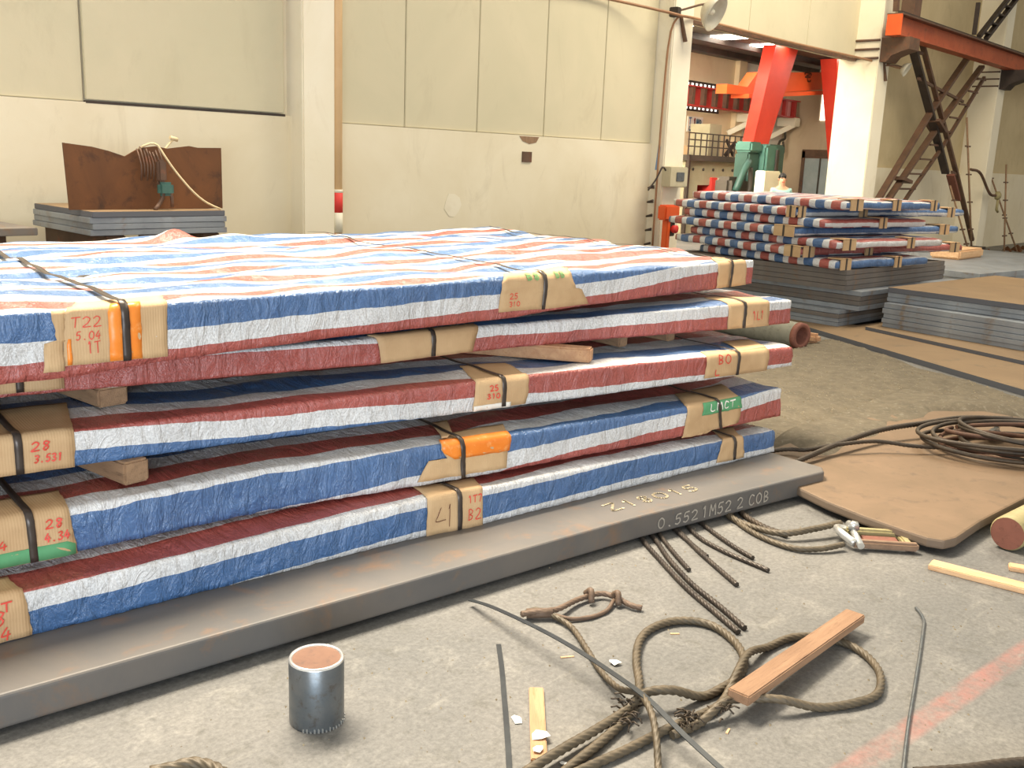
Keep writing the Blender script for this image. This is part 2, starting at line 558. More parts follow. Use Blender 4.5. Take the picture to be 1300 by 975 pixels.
# hand-drawn strokes: glyphs as polylines in a unit box
GLYPH = {
    '0': [[(.5, 1), (.15, .8), (.1, .3), (.45, 0), (.85, .25), (.85, .75), (.5, 1)]],
    '1': [[(.3, .8), (.5, 1), (.5, 0)]],
    '2': [[(.1, .8), (.45, 1), (.85, .8), (.6, .4), (.1, .02), (.95, .05)]],
    '3': [[(.1, .9), (.55, 1), (.8, .75), (.4, .52), (.85, .3), (.5, 0), (.1, .1)]],
    '4': [[(.55, 1), (.1, .35), (.9, .4)], [(.7, .7), (.62, 0)]],
    '5': [[(.85, 1), (.3, .95), (.2, .55), (.65, .6), (.8, .25), (.45, 0), (.1, .1)]],
    '7': [[(.1, .95), (.85, 1), (.4, 0)]],
    '8': [[(.8, .85), (.4, 1), (.2, .75), (.75, .35), (.5, 0), (.2, .2), (.55, .55), (.8, .85)]],
    'T': [[(0, .95), (1, 1)], [(.5, .97), (.45, 0)]],
    'M': [[(.05, 0), (.15, 1), (.5, .4), (.85, 1), (.95, 0)]],
    'L': [[(.2, 1), (.15, .05), (.85, .05)]],
    'C': [[(.85, .85), (.45, 1), (.12, .6), (.2, .15), (.6, 0), (.88, .15)]],
    'B': [[(.2, 0), (.2, 1), (.7, .85), (.65, .6), (.25, .52), (.8, .35), (.7, .08), (.2, 0)]],
    'Z': [[(.1, 1), (.85, 1), (.1, 0), (.9, 0)]],
    '.': [[(.4, .08), (.55, .0)]],
    'zhai': [[(.5, 1.05), (.5, .9)], [(.1, .7), (.1, .88), (.9, .88), (.9, .7)], [(.7, .72), (.3, .62)], [(.15, .42), (.85, .5)], [(.5, .66), (.5, .08), (.9, .08), (.92, .2)]],
}


def writing(name, lines, mapf, mat, parent, thick=0.006):
    """lines = [(text, a0, b0, glyph_w, glyph_h, slant)]; mapf(a, b) -> point on the surface"""
    mb = MB()
    for text, a0, b0, gw, gh, sl in lines:
        a = a0
        seq = text if isinstance(text, (list, tuple)) else list(text)
        for ch in seq:
            if ch == ' ':
                a += gw * 0.7
                continue
            for st in GLYPH[ch]:
                pp = [(a + x * gw + sl * y * gh, b0 + y * gh) for x, y in st]
                # resample for a soft curve
                if len(pp) > 2:
                    pp = [(q.x, q.y) for q in spline([(x, y, 0) for x, y in pp], gh / 7)]
                for i in range(len(pp) - 1):
                    (x0, y0), (x1, y1) = pp[i], pp[i + 1]
                    L = sqrt((x1 - x0) ** 2 + (y1 - y0) ** 2) or 1e-6
                    nx, ny = -(y1 - y0) / L * thick / 2, (x1 - x0) / L * thick / 2
                    ex, ey = (x1 - x0) / L * thick * .3, (y1 - y0) / L * thick * .3
                    quad = [mapf(x0 + nx - ex, y0 + ny - ey), mapf(x0 - nx - ex, y0 - ny - ey), mapf(x1 - nx + ex, y1 - ny + ey), mapf(x1 + nx + ex, y1 + ny + ey)]
                    mb.add(quad, [(0, 1, 2, 3)])
            a += gw * 1.22
    return mb.build(name, mat, parent)


# ================================================================== THE HALL
fl = MB()
fl.add([(-8, -8, 0), (40, -8, 0), (40, 16, 0), (-8, 16, 0), (-8, -8, -.2), (40, -8, -.2), (40, 16, -.2), (-8, 16, -.2)],
       [(0, 1, 2, 3), (7, 6, 5, 4), (0, 4, 5, 1), (1, 5, 6, 2), (2, 6, 7, 3), (3, 7, 4, 0)])
tag(fl.build('floor', FLOOR), kind='structure')

WY = 8.0
TOPZ = 6.8
# back wall of the hall: plaster plinth with boards above it
wl = MB()
wl.box((-6, WY - .06, 0), (5.62, WY + .25, 2.0))
wl.box((-6, WY + .0, 2.0), (5.62, WY + .25, TOPZ))
wl.box((5.99, WY - .06, 0), (11.5, WY + .25, 1.965))
wl.box((5.99, WY + .0, 1.965), (11.5, WY + .25, TOPZ))
wall_back = tag(wl.build('wall_back', PLASTER), kind='structure')


def wall_panel(x0, x1, z0, z1, y, th=.03, gap=.008):
    o = MB().bbox((x0 + gap, y - th, z0), (x1 - gap, y, z1), .006).build('wall_panel', PANEL, wall_back)
    return o


for x0, x1 in ((-1.0, 1.4), (1.4, 3.69)):
    wall_panel(x0, x1, 2.005, TOPZ - .1, WY - .008, .03)
wall_panel(3.69, 5.56, 2.02, TOPZ - .1, WY - .022, .035, .006)
for x0, x1 in ((5.99, 7.05), (7.05, 8.12), (8.12, 9.26), (9.26, 10.39), (10.39, 11.5)):
    wall_panel(x0, x1, 1.97, TOPZ - .1, WY - .005, .028, .005)
# dark strip stands in for shade under the large board of the first bay
tag(MB().box((3.69, WY - .062, 1.992), (5.56, WY - .02, 2.012)).build('gap_shade_strip', DARKER, wall_back))
MB().box((8.86, WY - .075, 1.66), (9.02, WY - .055, 1.78)).build('wall_socket', DARKSTEEL, wall_back)
# broken plaster under the boards and a pale repair patch low on the wall
MB().prism([(8.80, 1.955), (8.86, 1.90), (8.98, 1.87), (9.10, 1.89), (9.15, 1.955)], 0, .004).build('broken_patch', WOODGREY, wall_back).matrix_world = Matrix.Translation((0, WY - .061, 0)) @ Matrix.Rotation(radians(90), 4, 'X')
mb = MB()
mb.prism([(7.0 + .13 * cos(a / 9 * 2 * pi) * (1 + .15 * sin(3 * a)), 1.2 + .13 * sin(a / 9 * 2 * pi) * (1 + .1 * cos(2 * a))) for a in range(9)], 0, .003)
mb.build('repair_patch', COLUMN, wall_back).matrix_world = Matrix.Translation((.75, WY - .061, -.03)) @ Matrix.Rotation(radians(90), 4, 'X')

# header over the opening
hd = MB()
hd.box((11.5, WY + .02, 3.66), (18.3, WY + .25, TOPZ))
wall_header = tag(hd.build('wall_header', PANEL), kind='structure')
MB().box((11.98, WY - .05, 3.62), (17.7, WY + .05, 3.665)).build('lintel_angle', DARKSTEEL, wall_header)
for x0, x1 in ((11.98, 13.9), (13.9, 15.8), (15.8, 17.7)):
    MB().bbox((x0 + .004, WY - .012, 3.67), (x1 - .004, WY + .02, TOPZ - .1), .004).build('wall_panel', PANEL, wall_header)

# wall beyond the third column, plaster plinth and duller upper part
w3 = MB()
w3.box((18.1, WY - .05, 0), (40, WY + .25, 1.8))
wall_right = tag(w3.build('wall_right', PLASTER), kind='structure')
MB().box((18.1, WY, 1.8), (40, WY + .25, 9)).build('upper_wall', PLASTER2, wall_right)


def column(x, y0, w, y1, z=TOPZ):
    o = MB().bbox((x, y0, 0), (x + w, y1, z), .015).build('column', COLUMN)
    return tag(o, kind='structure')


column(5.62, 7.75, .37, 8.22)
c2 = column(11.5, 7.72, .47, 8.25)
c3 = column(17.68, 7.55, .50, 8.28)
c4 = column(23.85, 7.42, .50, 8.25, 9)

# unseen part roof, added to shade the far half of the hall
tag(MB().box((15.0, 1.0, 8.8), (40, 8.2, 9.0)).build('shade_roof', ROOFM), kind='structure')
tag(MB().box((39.8, -8, 0), (40, 8, 9)).build('wall_end', PLASTER2), kind='structure')

# ------------------------------------------------------------------ fittings on the hall wall
t = MB().tube([(6.04, 7.79, 0), (6.04, 7.79, 6.5)], .05, 12).build('wall_pipe', TANPIPE)
tag(t, 'tan vertical pipe running up beside the left column', 'pipe')
for z0, z1, m_, nm in ((1.12, 1.31, SIGNRED, 'red_band'), (.93, 1.12, CREAM, 'cream_band'), (1.31, 1.34, CREAM, 'cream_band')):
    MB().tube([(6.04, 7.79, z0), (6.04, 7.79, z1)], .056, 12).build(nm, m_, t)

t = MB().tube(spline([(9.0, 7.9, 3.64), (10.4, 7.9, 3.66), (11.3, 7.66, 3.61), (11.55, 7.64, 3.60), (12.2, 7.72, 3.63), (15, 7.9, 3.66), (17.4, 7.72, 3.63), (18.4, 7.44, 3.55)], .2), .018, 8).build('conduit_pipe', GREYPIPE)
tag(t, 'thin brown conduit pipe running along the wall at lintel height', 'pipe')
for x, y in ((11.62, 7.66), (17.9, 7.5)):
    MB().beam((x, y + .05, 3.62), (x + .12, y + .02, 3.3), .05, .03).build('bracket', DARKSTEEL, bpy.data.objects['conduit_pipe'])
t = MB().tube(spline([(11.66, 7.70, 3.58), (11.55, 7.66, 3.60), (11.46, 7.70, 3.5), (11.46, 7.76, 3.2), (11.455, 7.78, 2.3), (11.45, 7.78, 1.5), (11.45, 7.78, .6)], .15), .014, 8).build('wall_cable', GREYPIPE)
tag(t, 'brown cable running down the side of the second column', 'cable')

# electric box on the second column
t = empty('electric_box', (11.66, 7.72, 1.40), 0, 'small grey electric box on the second column', 'box')
MB().bbox((-.2, -.14, 0), (.24, 0, .27), .012).build('housing', BOXGREY, t)
MB().bbox((-.05, -.15, .08), (.14, -.139, .2), .006).build('meter_window', PIPE, t)
MB().tube(spline([(-.2, -.06, .22), (-.28, -.06, .26), (-.32, 0, .1), (-.42, .05, -.05)], .03), .012, 8).build('lead', STRAP, t)
# step irons on the column side
for k in range(5):
    o = MB().tube([(11.5, 7.86, .62 + k * .19), (11.32, 7.82, .62 + k * .19), (11.3, 7.72, .65 + k * .19)], .014, 8).build('step_iron', DARKER)
    tag(o, '%s black step iron on the side of the second column' % ['lowest', 'second', 'third', 'fourth', 'topmost'][k], 'step iron', 'step irons on the second column')
o = MB().add([(11.497, 7.80, 1.62), (11.497, 7.86, 1.62), (11.497, 7.83, 1.95), (11.497, 7.79, 1.93)], [(3, 2, 1, 0)]).build('paint_smear', BLUESMEAR, c2)

# reflector lamp on an arm
t = empty('reflector_lamp', (11.52, 7.66, 3.60), 0, 'pale domed reflector lamp on an arm beside the second column', 'lamp')
d = Vector((.12, -.8, -.42)).normalized()
MB().lathe([(.03, -.10), (.06, -.09), (.13, -.04), (.20, .04), (.235, .12), (.225, .12), (.19, .05), (.12, -.03), (0, -.06)], 28, (.36, -.22, .10), d).build('lamp_shade', LAMPM, t)
MB().lathe([(0, -.05), (.035, -.03), (.045, .03), (.035, .07), (0, .09)], 16, (.36, -.22, .10), d).build('bulb', CREAM, t)
MB().tube(spline([(-.05, .02, .05), (.1, -.05, .1), (.25, -.16, .16), (.36, -.2, .18)], .04), .014, 8).build('arm', DARKSTEEL, t)
MB().bbox((-.1, -.03, -.02), (-.0, .1, .1), .01).build('mounting_plate', DARKER, t)
t = empty('reflector_lamp', (18.0, 7.5, 3.45), 0, 'pale reflector lamp under the corbel of the third column', 'lamp')
MB().lathe([(.02, -.05), (.06, -.04), (.10, .0), (.13, .06), (.125, .06), (.09, .0), (0, -.02)], 20, (.24, -.2, .08), d).build('lamp_shade', LAMPM, t)
MB().tube(spline([(-.1, .0, .1), (.05, -.1, .12), (.2, -.18, .1)], .05), .012, 8).build('arm', DARKSTEEL, t)

# ------------------------------------------------------------------ crane runway between third and fourth columns
t = empty('crane_rail_beam', (17.6, 7.25, 4.0), 0, 'long orange crane runway beam on dark corbels along the wall', 'beam')
MB().box((-.15, -.02, .04), (12, .02, .33)).build('web', RAILORANGE, t)
MB().box((-.15, -.14, .33), (12, .14, .36)).build('top_flange', DARKSTEEL, t)
MB().box((-.15, -.12, .0), (12, .12, .04)).build('bottom_flange', RAILORANGE, t)
MB().box((.02, -.03, .36), (12, .03, .42)).build('rail', DARKER, t)
MB().box((-.16, -.13, .0), (-.13, .13, .34)).build('end_plate', PAINTORANGE, t)
for x, yc, nm in ((17.7, 7.55, 'third'), (23.9, 7.42, 'fourth')):
    t = empty('corbel', (x, yc, 3.6), 0, 'dark steel corbel carrying the orange beam on the %s column' % nm, 'corbel')
    pr = MB()
    pts = [(0, .0), (-.12, .0), (-.2, .1), (-.38, .17), (-.5, .2), (-.5, .40), (0, .40)]
    n = len(pts)
    vs = [(xx, p[0], p[1]) for xx in (.02, .46) for p in pts]
    pr.add(vs, [tuple(range(n)), tuple(range(2 * n - 1, n - 1, -1))] + [(i, i + n, (i + 1) % n + n, (i + 1) % n) for i in range(n)])
    pr.build('bracket', DARKSTEEL if nm == 'third' else DARKER, t)
    for k in range(3):
        MB().tube([(-.04, 0, .06 + k * .15), (-.04, .55, .06 + k * .15)], .02, 8).build('clamp_rod', DARKSTEEL, t)

# column bracing, X of laced angles
t = empty('cross_bracing', (20.4, 7.46, 0), 0, 'rusty laced steel cross bracing between the columns at right', 'bracing')
ox = 20.4


def br(name, pts, w, mat):
    b_ = MB()
    for i in range(len(pts) - 1):
        b_.beam((pts[i][0] - ox, 0, pts[i][1]), (pts[i + 1][0] - ox, 0, pts[i + 1][1]), .06, w, (0, 1, 0))
    return b_.build(name, mat, t)


br('brace_bar', [(18.8, 4.05), (20.2, 2.86), (21.46, 1.75)], .15, DARKER)
br('brace_bar', [(19.3, 4.1), (20.7, 2.93), (22.2, 1.66), (23.7, .3)], .09, DARKSTEEL)
br('brace_bar', [(21.8, 4.04), (20.23, 2.93), (18.31, 1.34), (17.9, 1.0)], .12, DARKSTEEL)
br('brace_bar', [(22.75, 3.97), (20.92, 2.82), (18.79, 1.33), (18.3, .98)], .12, DARKSTEEL)
br('brace_bar', [(23.0, 3.77), (21.12, 2.29), (19.64, 1.33), (19.2, 1.02)], .06, DARKSTEEL)
br('gusset_plate', [(20.3, 2.75), (20.75, 2.55)], .32, DARKSTEEL)
br('gusset_plate', [(19.0, 1.62), (19.45, 1.55)], .22, DARKSTEEL)
br('rusty_splice', [(21.75, 1.72), (22.35, 1.2)], .16, RUSTEND)
for k in range(9):   # lacing rungs of the laddered diagonal
    f = k / 8
    p = Vector((22.6 - f * 3.55, 0, 3.86 - f * 2.42)); q = Vector((22.95 - f * 3.2, 0, 3.72 - f * 2.3))
    MB().beam((p.x - ox, 0, q.z), (q.x - ox + .15, 0, q.z), .035, .035).build('rung', DARKSTEEL, t)
for x0, z0, x1, z1 in ((19.35, 3.45, 19.85, 3.4), (19.85, 3.4, 21.9, 3.2), (21.8, 1.78, 22.2, 1.72), (18.9, 3.9, 19.4, 3.9)):
    MB().beam((x0 - ox, 0, z0), (x1 - ox, 0, z1), .05, .05).build('batten', DARKSTEEL, t)

# ladder and posts rising above the beam
t = empty('access_ladder', (21.7, 7.25, 4.45), 0, 'dark steel ladder climbing above the orange beam', 'ladder')
for dx in (0, .42):
    MB().beam((dx, 0, 0), (dx + 2.4, 0, 1.5), .07, .09, (0, 1, 0)).build('stringer', DARKER, t)
for k in range(7):
    f = (k + .5) / 7
    MB().beam((2.4 * f, 0, 1.5 * f), (2.4 * f + .42, 0, 1.5 * f), .12, .03).build('tread', DARKER, t)
MB().beam((-.3, 0, 0), (-.3, 0, .6), .07).build('post', DARKER, t)
t = empty('roof_strut', (18.2, 7.35, 4.42), 0, 'dark reddish roof strut standing on the orange beam end', 'strut')
MB().box((.0, -.12, 0), (.3, .12, 3)).build('post', DARKSTEEL, t)
MB().beam((-.5, 0, .0), (-.75, 0, 1.8), .08).build('stay', DARKSTEEL, t)

# rods and hoses leaning at the right wall
rods = [(23.0, 7.2, 0, 22.2, 2.9, 7.44, 'tallest thin iron rod leaning beside the fourth column', .022),
        (24.6, 7.0, 0, 24.75, 2.0, 7.28, 'thin notched iron rod leaning against the fourth column', .02),
        (25.6, 7.0, 0, 25.2, 2.1, 7.9, 'thin iron rod leaning right of the fourth column', .02),
        (22.3, 7.0, 0, 21.7, 1.5, 7.42, 'short iron rod leaning under the cross bracing', .02)]
for x0, y0, z0, x1, z1, y1, lb, r in rods:
    t = empty('leaning_rod', (x0, y0, z0), 0, lb, 'rod')
    a, b_ = Vector((0, 0, .0)), Vector((x1 - x0, y1 - y0, z1))
    MB().tube([a, b_], r, 8).build('shaft', WOODGREY, t)
    m2 = MB()
    for k in range(1, 5):
        c = a.lerp(b_, k / 5)
        MB().beam(c + Vector((-.14, 0, 0)), c + Vector((.14, 0, 0)), .03).build('crosspiece', DARKSTEEL, t)
t = empty('wall_valve', (24.3, 7.28, 1.3), 0, 'small wall tap with a dark hose by the fourth column', 'valve')
MB().tube(spline([(-1.6, .1, .55), (-1.1, .05, .48), (-.5, -.02, .05), (0, -.02, 0)], .08), .03, 8).build('hose', DARKSTEEL, t)
MB().lathe([(0, -.06), (.09, -.05), (.1, .02), (.05, .06), (0, .07)], 14, (.02, -.05, 0), (0, -1, 0)).build('tap_body', BRASS, t)
MB().tube([(.02, -.06, 0), (.02, -.06, -.32), (.12, -.06, -.36)], .03, 8).build('spout', BRASS, t)
t = MB().bbox((22.6, 6.9, 0), (23.1, 7.25, .22), .05).build('dark_bundle', DARKER)
tag(t, 'dark rag bundle on the floor by the right wall', 'rags')
mb = MB()
for k in range(60):
    x, y = random.uniform(20.5, 30), random.uniform(7.0, 7.3)
    s = random.uniform(.04, .16)
    mb.add([(x - s, y - s, 0), (x + s, y - s * .6, 0), (x + s * .5, y + s, 0), (x, y, s * .8)], [(0, 1, 3), (1, 2, 3), (2, 0, 3), (2, 1, 0)])
tag(mb.build('scrap_heap', RUST), 'low heap of rusty scrap along the foot of the right wall', 'scrap', kind='stuff')

# ================================================================== THE BAY BEHIND THE OPENING
wb = MB()
wb.box((9, 15.0, 0), (26.0, 15.2, 7))
wall_far = tag(wb.build('wall_far', BAYWALL), kind='structure')
MB().box((26.0, 14.97, 0), (29.2, 15.2, 7)).build('white_wall', BAYWHITE, wall_far)
MB().box((25.55, 14.85, 0), (25.95, 15.0, 7)).build('pilaster', BAYWALL, wall_far)
we = MB()
we.box((28.6, 8.3, 0), (28.8, 15.0, 7))
wall_bay_end = tag(we.build('wall_bay_end', BAYDULL), kind='structure')
tag(MB().box((8.8, 8.3, 0), (9, 15.2, 7)).build('wall_bay_left', BAYWALL), kind='structure')
# sloping sheet roof of the bay, with purlins and skylight and fill strips
ZR = 4.60
ceil_bay = tag(MB().box((9, 8.3, ZR), (28.8, 15.2, ZR + .12)).build('ceiling_bay', ROOFM), kind='structure')
for y in (9.2, 10.4, 11.6, 12.8, 14.0):
    MB().box((9, y - .05, ZR - .14), (28.6, y + .05, ZR)).build('purlin', DARKER, ceil_bay)
for x, y, w, l in ((18.4, 12.0, .4, 1.6), (20.6, 12.2, .6, 2.2), (22.3, 12.3, .4, 1.8), (12.0, 11.3, 2.2, 5.0), (15.3, 11.3, 1.8, 5.0), (21.0, 9.3, .8, 1.4), (25.5, 10.4, .8, 3.0)):  # wide left panes are unseen, added to brighten the bay
    MB().box((x - w / 2 + .2, y - l / 2, ZR - .03), (x + w / 2 + .2, y + l / 2, ZR - .005)).build('skylight_fill_strip', SKYPANE, ceil_bay)

# strip window behind the runway girder
w_ = MB().box((22.6, 14.97, 3.16), (24.7, 14.99, 3.84)).build('window_1', WINPANE)
tag(w_, kind='structure')
for k in range(11):
    x = 22.6 + k * .21
    MB().box((x - .02, 14.92, 3.14), (x + .02, 14.97, 3.86)).build('window_bar', DARKER, w_)
for z in (3.14, 3.45, 3.86):
    MB().box((22.58, 14.91, z - .025), (24.72, 14.97, z + .025)).build('window_frame', DARKER, w_)
w_ = MB().box((28.56, 13.36, 3.15), (28.6, 13.78, 3.92)).build('window_2', WINPANE)
tag(w_, kind='structure')
for y in (13.34, 13.8):
    MB().box((28.5, y - .03, 3.12), (28.6, y + .03, 3.95)).build('window_frame', BAYDULL, w_)
d_ = MB().box((28.54, 13.1, 0), (28.6, 14.1, 2.05)).build('door_1', DOORM)
tag(d_, kind='structure')
MB().box((28.5, 13.58, 0), (28.56, 13.62, 2.05)).build('door_stile', MACHDARK, d_)
MB().box((28.5, 13.0, 0), (28.6, 13.1, 2.25)).build('door_frame', DARKSTEEL, d_)
MB().box((28.5, 14.1, 0), (28.6, 14.2, 2.25)).build('door_frame', DARKSTEEL, d_)
MB().box((28.5, 13.0, 2.05), (28.6, 14.2, 2.3)).build('door_frame', DARKSTEEL, d_)

# notice on the far wall
t = MB().box((23.27, 14.96, 2.58), (24.02, 14.99, 2.98)).build('wall_notice', BAYWHITE)
tag(t, 'white notice with blue and red marks on the far bay wall', 'notice')
mf = lambda a, b: Vector((23.27 + a, 14.952, 2.58 + b))
writing('blue_marks', [('T', .05, .2, .12, .16, 0), ('M', .42, .14, .12, .2, 0), ('L', .06, .04, .16, .1, 0), ('zhai', .55, .06, .16, .2, 0) if False else ('B', .56, .12, .12, .2, 0)], mf, INKBLUE, t, .035)
writing('red_marks', [('1', .28, .14, .1, .2, 0)], mf, INKRED, t, .05)

# red runway girder with web stiffeners along the far wall
t = empty('runway_girder', (20.0, 14.5, 3.22), 0, 'red crane runway girder with stiffener ribs along the far wall', 'girder')
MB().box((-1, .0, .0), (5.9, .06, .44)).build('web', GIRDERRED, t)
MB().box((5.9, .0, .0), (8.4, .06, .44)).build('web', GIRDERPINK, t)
for z in (-.03, .44):
    MB().box((-1, -.14, z), (8.4, .16, z + .035)).build('flange', GIRDERRED, t)
for k in range(17):
    x = -.8 + k * .56
    MB().box((x - .06, -.12, 0), (x + .06, 0, .44)).build('stiffener', DARKSTEEL if k < 15 else GIRDERRED, t)
for x in (25.6, 28.05):
    o = MB()
    o.bbox((x, 14.3, 2.95), (x + .35, 14.9, 3.2), .02)
    o.beam((x + .15, 14.4, 3.0), (x - .35, 14.9, 2.62), .14)
    tag(o.build('girder_bracket', CREAM), 'cream bracket under the far runway girder, %s' % ('left of the red gantry leg' if x < 27 else 'between the red gantry legs'), 'bracket')
t = empty('wall_pipework', (28.2, 14.7, 2.4), 0, 'small grey pipework on the far bay wall between the gantry legs', 'pipe')
MB().tube(spline([(0, 0, .5), (-.1, -.1, .2), (-.4, -.1, .1), (-.5, -.1, -.2)], .1), .04, 8).build('bent_pipe', MACHDARK, t)
MB().tube(spline([(-.2, -.1, .1), (-.1, -.1, -.2), (-.3, -.1, -.35)], .1), .035, 8).build('branch', MACHDARK, t)


# red gantry: two splayed box legs and a haunched cross girder
def box_leg(bot, top, y, d_bot, d_top, z0, z1):
    vs = [(bot[0], y, z0), (bot[1], y, z0), (bot[1], y + d_bot, z0), (bot[0], y + d_bot, z0),
          (top[0], y, z1), (top[1], y, z1), (top[1], y + d_top, z1), (top[0], y + d_top, z1)]
    MB().add(vs, [(0, 3, 2, 1), (4, 5, 6, 7), (0, 1, 5, 4), (1, 2, 6, 5), (2, 3, 7, 6), (3, 0, 4, 7)]).build('leg', PAINTRED, t)


t = empty('gantry_frame', (22.0, 12.0, 0), 0, 'big red gantry with splayed box legs and orange cross girder', 'gantry')
box_leg((-1.13, -.75), (.2, 1.33), 0, .25, .32, 0, 4.55)
box_leg((5.0, 5.25), (3.5, 4.32), 0, .25, .46, 0, 4.55)
g = MB()
y0, y1 = .8, 1.1
prof = [(-.5, 3.4), (-.5, 3.62), (.45, 3.62), (.9, 4.01), (4.7, 4.33), (4.7, 3.88), (.5, 3.45)]
n = len(prof)
g.add([(x, y0, z) for x, z in prof] + [(x, y1, z) for x, z in prof],
      [tuple(range(n))[::-1], tuple(range(n, 2 * n))] + [(i, (i + 1) % n, n + (i + 1) % n, n + i) for i in range(n)])
g.build('cross_girder', PAINTORANGE, t)
g = MB(); g.beam((.3, .9, 3.40), (4.7, .9, 3.80), .5, .10); g.build('bottom_flange', PAINTORANGE, t)
writing('painted_character', [(['zhai'], 3.35, 4.0, .42, .24, 0)], lambda a, b: Vector((a, .79, b)), INKDARK, t, .045)

# grey planer-type machine with a railed deck
KS = 1.1167
t = empty('planing_machine', (19.0 * KS, 13.4, 1.7 - 1.7 * KS), 0, 'grey bridge-shaped machine tool with railed deck in the far bay', 'machine')
MB().box((-.3, 0, 1.28), (2.1, 1.0, 1.80)).build('bridge', MACHGREY, t)
MB().box((-.45, -.15, 1.80), (2.2, 1.2, 1.92)).build('deck', MACHDARK, t)
MB().box((-.3, .0, .178), (.25, 1.0, 1.28)).build('column_leg', MACHGREY, t)
MB().box((1.55, .0, .178), (2.1, 1.0, 1.28)).build('column_leg', MACHGREY, t)
MB().box((.25, .55, .178), (1.55, 1.0, 1.28)).build('recess', MACHDARK, t)
MB().box((.75, -.05, 1.0), (.98, .4, 1.45)).build('red_panel', SIGNRED, t)
MB().box((1.02, -.02, .9), (1.12, .4, 1.45)).build('cream_post', CREAM, t)
for k in range(5):
    MB().lathe([(0, 0), (.03, 0), (.035, .02), (0, .03)], 10, (.0 + k * .42, 0, 1.62), (0, -1, 0)).build('bolt', DARKER, t)
rl = MB()
for x in [(-.42 + k * .24) for k in range(12)]:
    rl.beam((x, -.12, 1.92), (x, -.12, 2.38), .022)
tag(rl.build('railing_posts', DARKER, t), kind='stuff')
for z in (2.1, 2.24, 2.38):
    MB().beam((-.44, -.12, z), (2.2, -.12, z), .024).build('rail', DARKER, t)
MB().box((.9, .2, 1.92), (1.4, .7, 2.62)).build('control_cabinet', MACHGREY, t)
MB().box((-.1, .3, 1.92), (.25, .7, 2.12)).build('motor', TANPIPE, t)
g = MB(); g.beam((1.5, .1, 1.95), (1.9, .1, 2.25), .07); g.beam((1.5, .1, 2.3), (1.85, .1, 1.95), .05); g.build('lever', DARKER, t)
MB().beam((-.42, -.15, .178), (-.42, -.15, 1.92), .07).build('post', DARKER, t)

t.scale = (KS, KS, KS)
# green machine tool
t = empty('green_drill', (19.6, 10.75, 0), 0, 'tall green machine tool standing beside the red gantry leg', 'machine')
MB().bbox((.67, .1, 0), (1.35, .7, 2.22), .04).build('tower', GREEND, t)
MB().bbox((.14, -.1, 1.45), (.70, .45, 2.18), .05).build('head', GREEN, t)
MB().box((.54, -.14, 1.55), (.64, -.1, 2.1)).build('slot', DARKER, t)
MB().bbox((-.36, .0, 2.02), (.14, .4, 2.24), .04).build('motor', GREEN, t)
MB().bbox((-.34, .05, 1.2), (.14, .4, 2.02), .04).build('spindle_block', GREEND, t)
MB().bbox((-1.1, .0, 0), (-.3, .4, 1.5), .08).build('base', MACHDARK, t)
MB().tube(spline([(-.95, -.05, 1.2), (-.75, -.08, 1.6), (-.5, -.05, 1.82)], .1), .08, 10).build('guard_pipe', GREEND, t)
MB().tube(spline([(-.6, -.1, .9), (-.45, -.1, 1.3), (-.4, -.05, 1.7)], .1), .05, 8).build('guard_pipe', MACHDARK, t)
t = empty('cream_cabinet', (18.72, 10.1, 0), 0, 'cream electrical cabinet in front of the green machine', 'cabinet')
MB().bbox((0, 0, 0), (.68, .22, 1.65), .02).build('body', CREAM, t)
MB().bbox((.30, -.015, .3), (.58, .002, 1.3), .006).build('door', BAYWHITE, t)
# orange cabinet at the side of the second stack
t = empty('orange_cabinet', (11.15, 7.45, 0), 0, 'orange red metal cabinet behind the far striped stack', 'cabinet')
MB().bbox((.08, 0, .97), (.42, .14, 1.17), .02).build('box_top', PAINTORANGE, t)
MB().bbox((.18, .03, 0), (.26, .12, .97), .01).build('post', PAINTORANGE, t)
MB().lathe([(0, 0), (.05, .0), (.055, .06), (.04, .07), (0, .07)], 14, (.31, .03, .85), (0, -1, 0)).build('hose_reel', SIGNRED, t)
MB().bbox((.27, .05, .75), (.40, .13, .97), .01).build('shelf_box', DARKER, t)


